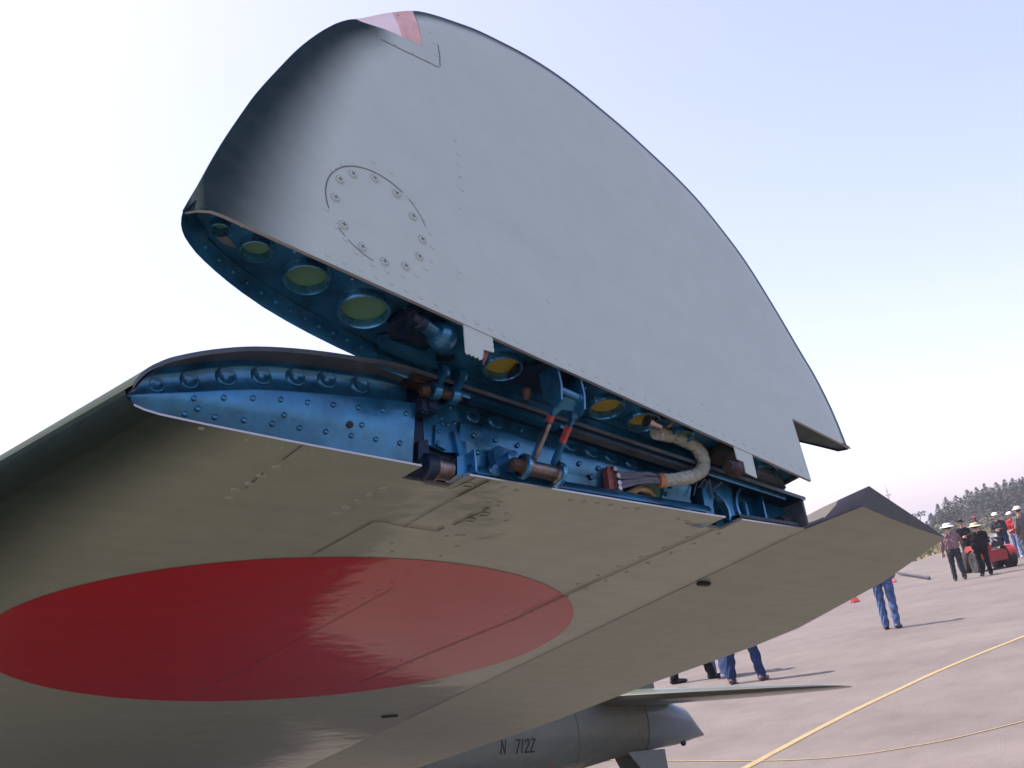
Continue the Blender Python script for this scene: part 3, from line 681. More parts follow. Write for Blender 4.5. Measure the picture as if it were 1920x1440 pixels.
# root lip of the tip's upper skin, seen from below, with a row of rivets
g = G(); us = [-.004, .0, .004, .01, .018, .028, .04, .055, .072, .09, .119, .15, .18, .215, .25, .29, .32, .4, .5, .6, .7, .8, .9, .965]
TR_ = lambda u: max(interp(u, UPS), .012)
g.grid([[T(u - .008 * (1 - min(1, u / .3)) + (.009 if v > .01 and u < .03 else 0), v, TR_(u) - d) for u in us] for v, d in ((-.010, .0022), (-.004, .0045), (.012, .006), (.016, .0065))]); lip = g.build('tip_root_lip', m_blue, tip_up)
g = G()
for i in range(16):
    u = .018 + i * .019; a = T(u - .008 * (1 - u / .3), .004, TR_(u) - .0055); b = T(u + .004, .004, TR_(u + .004) - .0055)
    dome(g, a, -tW, .0028, .0022)
tag(g.build('rivets', m_blue, lip), kind='stuff')
# bright edge of the lower skin along the root
g = G(); us2 = [-.009, .0, .01, .02, .04, .08, .15, .25, .35, .45, .55, .65, .75, .85, .967]
g.grid([[T(u, -.0006, tip_w(u, 0)[0] - .0006), T(u, -.0006, tip_w(u, 0)[0] + .0034)] for u in us2]); g.build('skin_edge', m_edge, tip_low, smooth=False)
g = G(); g.grid([[T(u + .006, .0, tip_w(u + .006, 0)[0] + .0036), T(u + .014, .03, tip_w(u + .014, 0.03)[0] + .0036)] for u in us2[1:-1]]); g.build('skin_liner', m_bluedk, tip_low, smooth=False)
g = G(); g.grid([[T(.967, v, -.0005), T(.967, v, .0035)] for v in (0, .05, .109)]); g.grid([[T(u, .1092, -.0005), T(u, .1092, .003)] for u in (.967, 1.05, 1.129)]); g.build('skin_edge', m_edge, tip_low, smooth=False)
# dark sheet painting the shade in the tongue's open end, and closing wall ahead of the aileron gap
g = G(); g.grid([[T(u, .1125, .0005), T(u, .1125, tip_w(u, .1095)[1] - .0015)] for u in (.967, 1.0, 1.05, 1.09, 1.128)]); g.build('tongue_end_shade', m_lip, tip_low, smooth=False)
g = G(); g.grid([[T(.9645, v, .0005), T(.9645, v, tip_w(.9645, v)[1] - .001)] for v in (.012, .06, .1085)]); g.build('gap_wall', m_lip, tip_low, smooth=False)
# root rib with round lightening holes
HOLES = [(.033, .0285, .0085), (.076, .036, .0145), (.139, .044, .0215), (.217, .054, .0260), (.412, .050, .0215), (.58, .042, .0215), (.646, .038, .0205), (.719, .034, .0150), (.900, .031, .0165)]
bm = bmesh.new()
ru = [.004, .012, .022, .036, .055, .08, .11, .15, .2, .25, .3, .34, .4, .5, .6, .7, .8, .9, .962]
outl = [T(u, .017, tip_w(u, 0)[0] + .003) for u in ru] + [T(u, .017, TR_(u) - .004) for u in reversed(ru)]
def loop(ps):
    vv = [bm.verts.new(p) for p in ps]
    return [bm.edges.new((vv[i], vv[(i + 1) % len(vv)])) for i in range(len(vv))]
ed = loop(outl)
for cu, cw, r in HOLES: ed += loop([T(cu + r * math.cos(2 * math.pi * k / 28), .017, cw + r * math.sin(2 * math.pi * k / 28)) for k in range(28)])
bmesh.ops.triangle_fill(bm, use_beauty=True, edges=ed)
bmesh.ops.recalc_face_normals(bm, faces=bm.faces)
me = bpy.data.meshes.new('tip_root_rib'); bm.to_mesh(me); bm.free(); me.materials.append(m_blue)
trib = bpy.data.objects.new('tip_root_rib', me); COL.objects.link(trib); attach(trib, plane)
tag(trib, 'blue lacquered root rib of the folded tip with round lightening holes')
for cu, cw, r in HOLES:
    g = G(); rows = []
    for rr, d in ((1.20, .0), (1.17, -.0045), (1.10, -.0078), (1.03, -.0082), (.975, -.0055), (.955, .0), (.95, .006)):
        rows.append([T(cu + r * rr * math.cos(2 * math.pi * k / 32), .0168 + d, cw + r * rr * math.sin(2 * math.pi * k / 32)) for k in range(32)])
    g.grid(rows, closed=True); fl_ = g.build('hole_flange', m_bluebright, trib)
    g = G(); g.add([T(cu + r * .97 * math.cos(2 * math.pi * k / 32), .0195, cw + r * .96 * math.sin(2 * math.pi * k / 32)) for k in range(32)], [tuple(range(32))]); g.build('hole_backing', m_ingreen if cu < .3 or cu > .7 else m_inyellow, fl_, smooth=False)
g = G()
for u, w in [(.05, .018), (.11, .02), (.18, .022), (.255, .03), (.262, .07), (.30, .075), (.335, .06), (.345, .035), (.46, .05), (.47, .03), (.505, .045), (.53, .06), (.53, .03), (.61, .052), (.69, .05), (.76, .045), (.80, .035), (.83, .03), (.25, .012), (.28, .014)]:
    dome(g, T(u, .0165, w), -tV, .0030, .0028)
tag(g.build('rivets', m_bluebright, trib), kind='stuff')
# bare patch near the tip nose
g = G(); g.grid([[T(u, .0162, a), T(u + .003, .0162, b)] for u, a, b in ((.030, .0385, .041), (.037, .040, .0475), (.046, .0395, .0505), (.053, .043, .0495), (.058, .046, .048))]); g.build('bare_patch', m_steel, trib, smooth=False)

def tplate(name, pts, v, th, M, parent=plane):
    g = G(); g.prism([T(u, v, w) for u, w in pts], tV * th); return g.build(name, M, parent, smooth=False)
# front tip fitting: slotted rusty plate, pin and clevis
ff = tplate('fitting_plate', [(.247, .055), (.252, .03), (.262, .012), (.272, .016), (.276, .04), (.274, .064), (.262, .070)], .004, .010, m_bluedk)
g = G(); g.box(T(.262, .002, .040), (tW + .12 * tU, tU, tV), (.016, .0045, .003), ch=.002); g.build('fitting_slot', m_bluedk, ff)
g = G(); g.lathe([(0, -.030), (.0075, -.030), (.0085, -.028), (.0085, -.004), (.013, -.003), (.0165, .004), (.0165, .016), (.014, .020), (0, .020)], T(.293, -.004, .026), tU + .2 * tW, 20); pn = g.build('tip_lock_pin', m_blue, plane)
g = G(); g.lathe([(0, -.042), (.0068, -.042), (.0068, -.031), (.009, -.030), (.009, -.022), (.0066, -.022)], T(.293, -.004, .026), tU + .2 * tW, 16); g.build('pin_collar', m_bluedk, pn)
tplate('fitting_web', [(.255, .085), (.265, .074), (.325, .070), (.345, .088), (.32, .096), (.265, .095)], .006, .009, m_blue)
tplate('fitting_web', [(.272, .044), (.276, .064), (.30, .066), (.318, .05), (.312, .04)], .006, .008, m_bluedk)
g = G(); rows = []
for i in range(20):
    a = rad(20 + 230 * i / 19); rows.append([T(.333 + .021 * math.cos(a), .010, .060 + .021 * math.sin(a)), T(.333 + .021 * math.cos(a), .0162, .060 + .021 * math.sin(a)), T(.333 + .018 * math.cos(a), .0162, .060 + .018 * math.sin(a))])
g.grid(rows); g.build('pressed_rim', m_bluedk, trib)
# torn sheet tabs hanging from the root edge (they close the hinge pockets when the tip is down)
def tab(pts, folds=None):
    g = G(); g.prism([T(u, v, w) for u, v, w in pts], tW * .0014); return g.build('hinge_cover_tab', m_tip, tip_low, smooth=False)
jag = []
for i in range(9): jag.append((.310 + .023 * i / 8, -.0385 - .002 * (i % 2) - .0008 * rnd.random(), .0004))
jag2 = [(.352 + .001 * (i % 2), -.022 + .021 * i / 6 + .0012 * rnd.random(), .0004) for i in range(7)]
tab([(.311, .001, .0004)] + jag + [(.3345, -.036, .0004), (.337, -.024, .0004)] + jag2 + [(.347, .001, .0004)])
g = G(); g.prism([T(.337, -.023, .001), T(.335, -.039, .002), T(.341, -.040, .008), T(.350, -.021, .007)], tV * .0015); g.build('bent_corner', m_brown, tip_low, smooth=False)
tab([(.786, .001, .0004), (.786, -.021, .0004), (.800, -.0205, .0004), (.799, -.038, .0004), (.823, -.039, .0004), (.8265, .001, .0004)])
g = G(); g.box(T(.792, -.020, .010), (tU, tV, tW), (.007, .013, .009), ch=.003); g.lathe([(0, -.014), (.008, -.014), (.010, -.01), (.010, .008), (0, .010)], T(.785, -.033, .009), tU, 16); g.build('tip_rear_pin', [m_rust], plane)
tplate('rear_fitting', [(.785, .012), (.785, .045), (.795, .052), (.82, .05), (.832, .02), (.80, .012)], .004, .010, m_dark)
tplate('rear_fitting', [(.832, .048), (.845, .03), (.93, .028), (.963, .04), (.963, .05), (.90, .055)], .006, .010, m_lip)
# upper bracket that takes the drag link: two cheeks and a pin
for u in (.455, .493):
    g = G(); g.prism([T(u, .016, .034), T(u, .016, -.002 + .006), T(u + .002, -.022, .003), T(u + .004, -.040, .008), T(u + .006, -.044, .020), T(u + .004, -.020, .036)], tU * .003); g.build('link_bracket', m_blue, plane, smooth=False)
g = G(); g.lathe([(0, 0), (.0055, 0), (.0055, .034), (.007, .034), (.007, .038), (0, .038)], T(.458, -.024, .012), tU, 14); g.build('bracket_pin', m_blue, plane)
g = G(); g.lathe([(0, -.004), (.006, -.003), (.007, 0), (.006, .005), (.0035, .012), (0, .013)], T(.444, -.012, .047), -tV + tW * .2, 10); g.build('grease_nipple', m_rust, plane)
tplate('bracket_base', [(.43, .066), (.425, .040), (.452, .006), (.505, .006), (.512, .03), (.505, .06)], .010, .006, m_bluedk)
# connector where the conduit enters the tip rib
g = G(); g.lathe([(0, -.016), (.009, -.016), (.012, -.012), (.012, -.002), (.016, 0), (.016, .003)], T(.676, .014, .030), -tV, 14); g.lathe([(0, .0), (.006, .0), (.006, .016), (.0085, .017), (.0085, .024), (0, .024)], T(.662, .003, .026), -tU, 12)
g.build('conduit_connector', m_steel, plane)

# round access panel, its seam, screws, rivets on the tip skin
def tsk(u, v, off=0): return T(u, v, tip_w(u, v)[0] - off)
def tring(name, cu, cv, r, w, a0, a1):
    g = G(); rows = []
    n = max(6, int(abs(a1 - a0) / 5))
    for i in range(n + 1):
        a = rad(a0 + (a1 - a0) * i / n); rows.append([tsk(cu + (r - w / 2) * math.cos(a), cv + (r - w / 2) * math.sin(a), .0005), tsk(cu + (r + w / 2) * math.cos(a), cv + (r + w / 2) * math.sin(a), .0005)])
    g.grid(rows); return g.build(name, m_tipseam, tip_low, smooth=False)
m_tipseam = mat('tip_seam_dirt', (0.13, 0.135, 0.135), 0.8)
tring('access_panel_seam', .2015, .0985, .0685, .0014, 60, 200); tring('access_panel_seam', .2015, .0985, .0685, .0008, 20, 52); tring('access_panel_seam', .2015, .0985, .0685, .0009, 215, 262)
m_slot = mat('screw_slot', (0.10, 0.10, 0.10), 0.7)
g = G(); g.lathe([(.0062, -.0002), (.0062, .0007), (.0053, .0008), (.0050, .0001)], (0, 0, 0), (0, 0, 1), 18, 0); g.lathe([(.0048, .0001), (.0044, .0011), (0, .0013)], (0, 0, 0), (0, 0, 1), 18, 0)
g.lathe([(.0052, .00035), (.0047, .00035)], (0, 0, 0), (0, 0, 1), 18, 1)
g.box((0, 0, .0014), ((1, 0, 0), (0, 1, 0), (0, 0, 1)), (.0026, .0005, .0002), 1); g.box((0, 0, .0014), ((0, 1, 0), (1, 0, 0), (0, 0, 1)), (.0026, .0005, .0002), 1)
tmp = g.build('screw', [m_tip, m_slot]); sm = tmp.data; bpy.data.objects.remove(tmp)
for u, v in [(.151, .127), (.168, .146), (.197, .157), (.227, .151), (.249, .128), (.26, .098), (.254, .069), (.234, .045), (.206, .037), (.178, .043), (.155, .062), (.145, .096)]:
    place('screw', sm, tsk(u, v, .0002), -tW, tip_low, rnd.uniform(.95, 1.05), tU + tV * rnd.uniform(-1, 1))
g = G()
TRV = [(.141, .136), (.154, .153), (.172, .164), (.196, .184), (.22, .182), (.24, .157), (.251, .152), (.264, .133), (.272, .115), (.274, .094), (.271, .072), (.262, .056), (.249, .04), (.23, .029), (.209, .025), (.19, .025), (.17, .032), (.157, .043), (.146, .055), (.134, .073),
       (.325, .306), (.328, .283), (.328, .263), (.328, .242), (.329, .219), (.322, .185), (.311, .077), (.237, .431), (.265, .436), (.291, .44), (.299, .506), (.304, .487), (.307, .463)]
TRV += [(.136 + i * .0195, .0105) for i in range(14)] + [(.43 + i * .0225, .0125) for i in range(24)] + [(.735, .05), (.745, .045), (.455, .10)]
for u, v in TRV: dome(g, tsk(u, v, -.0003), -tW, .0036, .0013)
tag(g.build('rivets', m_tip, tip_low), kind='stuff')
# light-housing doubler seam
def tseam(pts, w=.0014):
    g = G(); rows = []
    for i, p in enumerate(pts):
        a, b = pts[max(0, i - 1)], pts[min(len(pts) - 1, i + 1)]; L_ = math.hypot(b[0] - a[0], b[1] - a[1]); s = (-(b[1] - a[1]) / L_ * w / 2, (b[0] - a[0]) / L_ * w / 2)
        rows.append([tsk(p[0] - s[0], p[1] - s[1], .0005), tsk(p[0] + s[0], p[1] + s[1], .0005)])
    g.grid(rows); g.build('panel_seam', m_tipseam, tip_low, smooth=False)
tseam([(.215, .4215), (.25, .427), (.28, .433), (.3095, .4385)]); tseam([(.312, .4415), (.3135, .465), (.312, .49)])
# navigation light: clear pink lens filling the wedge, amber inner wall
g = G(); A, B, C = (.187, .4405), (.2838, .464), (.2764, .5405)
def lensrows(k):
    rows = []
    for t in (0.004, .04, .1, .2, .35, .5, .65, .8, .92, 1.0):
        pa = (A[0] + (B[0] - A[0]) * t, A[1] + (B[1] - A[1]) * t)
        vo = A[1] + (C[1] - A[1]) * t; pc = (tle(vo), vo); row = []
        for s in (0, .2, .4, .6, .75, .88, .96, 1.0):
            u, v = pa[0] + (pc[0] - pa[0]) * s, pa[1] + (pc[1] - pa[1]) * s
            w2 = tip_w(max(u, tle(v)), v); row.append(T(u, v, w2[0] if (k == 0 or s == 1.0) else w2[1]))
        rows.append(row)
    return rows
g.grid(lensrows(0)); g.grid(lensrows(1))
for i in range(len(g.f)): g.mi[i] = 1 if (i % 63) // 7 >= 6 else 0
lens = g.build('navigation_light_lens', [m_lens, m_lensedge], plane, angle=80)
tag(lens, 'clear pinkish navigation light lens in a notch of the folded tip')
def wl_(t, k): u, v = B[0] + (C[0] - B[0]) * t - .0015, B[1] + (C[1] - B[1]) * t; a_, b_ = tip_w(max(u, tle(v)), v); return T(u, v, a_ + .001 + (b_ - a_ - .002) * k)
g = G(); g.grid([[wl_(t, k) for k in (0, .5, 1)] for t in (.02, .3, .6, .9)])
g.grid([[T(B[0] - .030 + (C[0] - B[0]) * t * .9, B[1] - .008 + (C[1] - B[1]) * t * .75, .004), wl_(t * .9, .04)] for t in (.02, .3, .6, .9)]); g.build('light_side_wall', m_lensedge, lens)

# ------------------------------------------------------------------ fuselage, tail, gear (behind and below the wing)
m_fus = paint_material('fuselage_paint', (0.135, 0.15, 0.12), rough=0.4, coat=0.5, coat_r=0.15, wave=0.25, streak=0.14)
FY = 5.6
FS = [(-2.25, 1.72, .30, .30), (-2.2, 1.70, .42, .44), (-1.9, 1.66, .54, .56), (-1.2, 1.56, .58, .60), (-.4, 1.46, .57, .58), (.4, 1.36, .55, .57), (1.2, 1.25, .50, .55), (2.0, 1.10, .44, .51), (2.8, .955, .37, .45), (3.4, .855, .31, .405), (4.0, .755, .25, .36), (4.5, .68, .205, .315), (5.0, .605, .155, .245), (5.25, .565, .13, .225)]
FT = [(5.255, .563, .128, .223), (5.4, .530, .112, .195), (5.6, .470, .085, .152), (5.74, .436, .062, .117), (5.765, .424, .056, .103), (5.80, .398, .046, .077), (5.85, .362, .030, .042), (5.89, .336, .013, .016), (5.91, .326, .004, .005)]
def frow(s, n=28):
    x, z, a, b = s
    return [(x, FY + a * math.cos(2 * math.pi * k / n), z + b * math.sin(2 * math.pi * k / n)) for k in range(n)]
g = G(); g.grid([frow(s) for s in FS], closed=True); g.f.append(tuple(range(28))); g.mi.append(0)
fus = g.build('fuselage', m_fus, plane, angle=40)
g = G(); g.grid([frow(s) for s in FT], closed=True); tc_ = g.build('tail_cone', paint_material('tail_cone_reflection_tint', (0.13, 0.165, 0.18), rough=0.4, coat=0.5, coat_r=0.15, wave=0.15), plane, angle=60)  # bluer than the fuselage: a reflection painted into the cone's colour
g = G(); g.grid([frow((5.247, .5655, .1325, .2275)), frow((5.256, .564, .1315, .2265))], closed=True); g.build('tail_joint', m_seam, tc_, smooth=False)
def fus_side(x, z, off=.0):     # point on the port side
    for a, b in zip(FS[:-1], FS[1:]):
        if a[0] <= x <= b[0]:
            t = (x - a[0]) / (b[0] - a[0]); zc, ha, hb = [a[i] + (b[i] - a[i]) * t for i in (1, 2, 3)]
            k = max(-1, min(1, (z - zc) / hb)); return Vector((x, FY - ha * math.sqrt(1 - k * k) - off, z))
# registration letters as thin stencilled strokes on the side
FONT = {'N': [[(0, 0), (0, 1), (.6, 0), (.6, 1)]], '7': [[(0, 1), (.6, 1), (.25, 0)]], '1': [[(.28, 0), (.28, 1)]],
        '2': [[(0, .8), (.12, .97), (.42, 1), (.58, .82), (.52, .58), (.02, 0), (.6, 0)]], 'Z': [[(0, 1), (.6, 1), (0, 0), (.6, 0)]]}
bx0, bz0, ch_ = 3.875, .640, .074
ax_ = Vector((.985, 0, -.172)); az_ = Vector((.172, 0, .985))
for ch, ox in (('N', 0), ('7', .118), ('1', .158), ('2', .198), ('Z', .246)):
    g = G()
    for st in FONT[ch]:
        for a, b in zip(st[:-1], st[1:]):
            p = [Vector((bx0, 0, bz0)) + ax_ * (ox + q[0] * ch_ * .72) + az_ * q[1] * ch_ for q in (a, b)]
            t = (p[1] - p[0]).normalized(); s = Vector((-t.z, 0, t.x)) * .0052
            e = t * .004
            g.add([fus_side((p[0] - s - e).x, (p[0] - s - e).z, .002), fus_side((p[0] + s - e).x, (p[0] + s - e).z, .002), fus_side((p[1] + s + e).x, (p[1] + s + e).z, .002), fus_side((p[1] - s + e).x, (p[1] - s + e).z, .002)], [(0, 1, 2, 3)])
    g.build('registration_letter', m_black, fus, smooth=False)
g = G(); g.add([fus_side(4.30, .62, .002), fus_side(4.306, .62, .002), fus_side(4.309, .49, .002), fus_side(4.297, .49, .002)], [(0, 1, 2, 3)]); g.add([fus_side(4.294, .50, .002), fus_side(4.312, .50, .002), fus_side(4.303, .475, .002)], [(0, 1, 2)])
g.build('lift_here_arrow', m_redmark, fus, smooth=False)
for x in (2.4, 3.3, 4.55): 
    g = G(); i = [s for s in FS]; zz = [(x, interp(x, [(s[0], s[1]) for s in FS]), interp(x, [(s[0], s[2]) for s in FS]) + .0015, interp(x, [(s[0], s[3]) for s in FS]) + .0015), (x + .005, interp(x, [(s[0], s[1]) for s in FS]), interp(x, [(s[0], s[2]) for s in FS]) + .0015, interp(x, [(s[0], s[3]) for s in FS]) + .0015)]
    g.grid([frow(q) for q in zz], closed=True); g.build('panel_seam', m_seam, fus, smooth=False)
g = G()
for x in (2.36, 2.44, 3.26, 3.35, 4.0, 4.51, 4.6, 4.9, 5.19):
    for k in range(46):
        z0_, a_, b_ = [interp(x, [(q[0], q[j]) for q in FS]) for j in (1, 2, 3)]; th = 2 * math.pi * k / 46
        dome(g, (x, FY + a_ * math.cos(th), z0_ + b_ * math.sin(th)), (0, math.cos(th) / a_, math.sin(th) / b_), .004, .002, 6)
for i in range(60):
    x = 2.6 + i * .042; q_ = fus_side(x, interp(x, [(q[0], q[1]) for q in FS]) + .02); dome(g, q_, (0, -1, 0), .004, .002, 6)
tag(g.build('rivets', m_fus, fus), kind='stuff')
# canopy hump
g = G(); rows = []
for x, zc, a, b in ((-.1, 1.75, .05, .05), (.15, 1.80, .30, .32), (.6, 1.78, .34, .40), (1.2, 1.66, .32, .36), (1.8, 1.5, .22, .24), (2.3, 1.38, .06, .08)):
    rows.append([(x, FY + a * math.cos(math.pi * k / 12), zc + b * math.sin(math.pi * k / 12)) for k in range(13)])
g.grid(rows); g.build('canopy', mat('canopy_glass', (0.5, 0.55, 0.58), 0.05, trans=0.8), plane)
# tailplane (port) and fin
def foil(g, sec, n=10):
    rows = []
    for (xl, xt, y, z, th) in sec:
        top = []; bot = []
        for i in range(n + 1):
            c = (1 - math.cos(math.pi * i / n)) / 2; x = xl + (xt - xl) * c
            t = th * (1.48 * math.sqrt(c) - .63 * c - 1.75 * c * c + 1.42 * c ** 3 - .5 * c ** 4) * 2
            zb = z - (x - 5.0) * .212
            top.append((x, y, zb + t * .55)); bot.append((x, y, zb - t * .55))
        rows.append(top + bot[-2:0:-1])
    g.grid(rows, closed=True); return rows
g = G(); foil(g, [(4.72, 5.62, 5.58, .755, .10), (4.76, 5.62, 5.2, .756, .092), (4.83, 5.61, 4.8, .759, .078), (4.93, 5.58, 4.4, .762, .06), (5.03, 5.53, 4.1, .765, .042), (5.13, 5.46, 3.92, .767, .026), (5.24, 5.38, 3.84, .768, .008), (5.29, 5.31, 3.82, .768, .001)])
stab = g.build('tailplane', paint_material('fuselage_paint_shaded', (0.09, 0.10, 0.08), rough=0.4, coat=0.5, coat_r=0.12, wave=0.1), plane, angle=40)  # fuselage paint darkened to carry the underside's shade
g = G(); foil(g, [(4.72, 5.62, 5.62, .765, .062), (4.83, 5.61, 6.4, .766, .05), (5.03, 5.53, 7.1, .768, .032), (5.28, 5.31, 7.4, .768, .002)]); g.build('tailplane', m_fus, plane, angle=40)
g = G(); rows = []
for z, xl, xt, th in ((.70, 4.5, 5.50, .05), (.9, 4.62, 5.50, .048), (1.15, 4.76, 5.47, .04), (1.4, 4.9, 5.38, .03), (1.6, 5.0, 5.24, .018), (1.68, 5.08, 5.14, .004)):
    rows.append([(xl + (xt - xl) * c, FY + s * th * math.sin(math.pi * min(1, c ** .6)), z) for c, s in ((0, 1), (.1, 1), (.3, 1), (.6, 1), (.85, 1), (1, 1), (.85, -1), (.6, -1), (.3, -1), (.1, -1))])
g.grid(rows, closed=True); g.build('fin', m_fus, plane, angle=50)
# tail wheel with fork and doors
g = G(); g.tube([(5.20, FY, .42), (5.30, FY, .24), (5.34, FY, .12)], [.035, .03, .022], 12); tw = g.build('tail_wheel_strut', m_dark, plane)
g = G(); g.lathe([(.045, -.04), (.085, -.045), (.108, -.03), (.112, 0), (.108, .03), (.085, .045), (.045, .04)], (5.36, FY, .112), (0, 1, 0), 24); wh = g.build('tail_wheel', m_rubber, plane)
g = G(); g.lathe([(0, -.03), (.046, -.036), (.046, .036), (0, .03)], (5.36, FY, .112), (0, 1, 0), 18); g.build('rim', m_steel, wh)
for s in (-1, 1):
    g = G(); g.prism([(5.05, FY + s * .08, .39), (5.40, FY + s * .08, .335), (5.36, FY + s * .115, .16), (5.16, FY + s * .115, .20)], (0, s * .006, 0)); g.build('tail_wheel_door', m_fus, plane, smooth=False)
g = G(); g.box((5.26, FY - .03, .30), ((1, 0, -.2), (0, 1, 0), (.2, 0, 1)), (.05, .02, .015), ch=.004); g.build('strut_fitting', m_rust, tw)
g = G(); g.lathe([(0, 0), (.02, .005), (.022, .02), (.012, .035)], (5.66, FY - .02, .335), (0, 0, -1), 12); g.build('tail_light', m_bluedk, tc_)
# starboard wing, plain
g = G(); rows = []
for y, z0, xl, c, th in ((5.9, 1.06, .15, 2.45, .16), (7.6, 1.22, .25, 2.1, .13), (9.4, 1.45, .38, 1.65, .09), (10.3, 1.56, .55, 1.1, .05)):
    rows.append([(xl + c * t, y, z0 - c * t * .21 + s_ * th * math.sin(math.pi * t ** .6)) for t, s_ in ((0, 1), (.05, 1), (.2, 1), (.5, 1), (.8, 1), (1, 1), (.8, 0), (.5, 0), (.2, 0), (.05, 0))])
g.grid(rows, closed=True); g.build('wing_panel', m_green, plane, angle=60)
# main gear leg (port)
g = G(); g.tube([(.45, 3.9, 1.30), (.38, 3.86, .32)], [.07, .05], 12); mg = g.build('main_gear_leg', m_steel, plane)
g = G(); g.lathe([(.12, -.08), (.24, -.085), (.29, -.06), (.30, 0), (.29, .06), (.24, .085), (.12, .08)], (.38, 3.98, .30), (0, 1, 0), 28); wh = g.build('main_wheel', m_rubber, plane)
g = G(); g.lathe([(0, -.05), (.12, -.07), (.12, .07), (0, .05)], (.38, 3.98, .30), (0, 1, 0), 22); g.build('rim', m_steel, wh)
g = G(); g.prism([(.2, 3.79, 1.2), (.7, 3.79, 1.15), (.62, 3.74, .35), (.18, 3.74, .4)], (0, .012, 0)); g.build('gear_cover', m_fus, plane, smooth=False)
#@@PEOPLE@@
HAZE = 0.0006
# ------------------------------------------------------------------ people
m_skin_tone = mat('skin', (0.42, 0.24, 0.17), 0.55, var=0.1, vscale=20)
m_hair = mat('dark_hair', (0.02, 0.016, 0.013), 0.6, var=0.3)
def cloth(name, c, var=0.25, vs_=14, c2=None): return mat(name, c, 0.9, var=var, vscale=vs_, bump=0.5, bscale=25, spec=0.2, col2=c2)
def check_cloth(name, c1, c2, scale):
    M = bpy.data.materials.new(name); M.use_nodes = True; nt = M.node_tree; P = nt.nodes['Principled BSDF']; P.inputs['Roughness'].default_value = .9
    tc = nt.nodes.new('ShaderNodeTexCoord'); ws = []
    for d in ('X', 'Z'):
        w = nt.nodes.new('ShaderNodeTexWave'); w.bands_direction = d; w.inputs['Scale'].default_value = scale; w.inputs['Distortion'].default_value = 1.0; nt.links.new(tc.outputs['Object'], w.inputs['Vector']); ws.append(w)
    a = nt.nodes.new('ShaderNodeMath'); a.operation = 'MULTIPLY'; nt.links.new(ws[0].outputs['Fac'], a.inputs[0]); nt.links.new(ws[1].outputs['Fac'], a.inputs[1])
    mx = nt.nodes.new('ShaderNodeMix'); mx.data_type = 'RGBA'; mx.inputs[6].default_value = c1 + (1,); mx.inputs[7].default_value = c2 + (1,)
    nt.links.new(a.outputs[0], mx.inputs[0]); nt.links.new(mx.outputs[2], P.inputs['Base Color']); return M
def cone_mesh(bm, a, b, ra, rb, n=12):
    a, b = Vector(a), Vector(b); d = b - a; L_ = d.length
    t = d.normalized() if L_ > 1e-5 else Vector((0, 0, 1)); x = t.orthogonal().normalized(); y = t.cross(x)
    rings = []
    for k in range(4): th = math.pi / 2 * (1 - k / 3.0); rings.append((-ra * math.sin(th), ra * math.cos(th), a))
    for k in range(4): th = math.pi / 2 * (k / 3.0); rings.append((rb * math.sin(th), rb * math.cos(th), b))
    R = [[bm.verts.new(c + t * h + (x * math.cos(2 * math.pi * i / n) + y * math.sin(2 * math.pi * i / n)) * max(r, 1e-4)) for i in range(n)] for h, r, c in rings]
    for i in range(len(R) - 1):
        for j in range(n): bm.faces.new((R[i][j], R[i][(j + 1) % n], R[i + 1][(j + 1) % n], R[i + 1][j]))
    bm.faces.new(R[0]); bm.faces.new(R[-1])
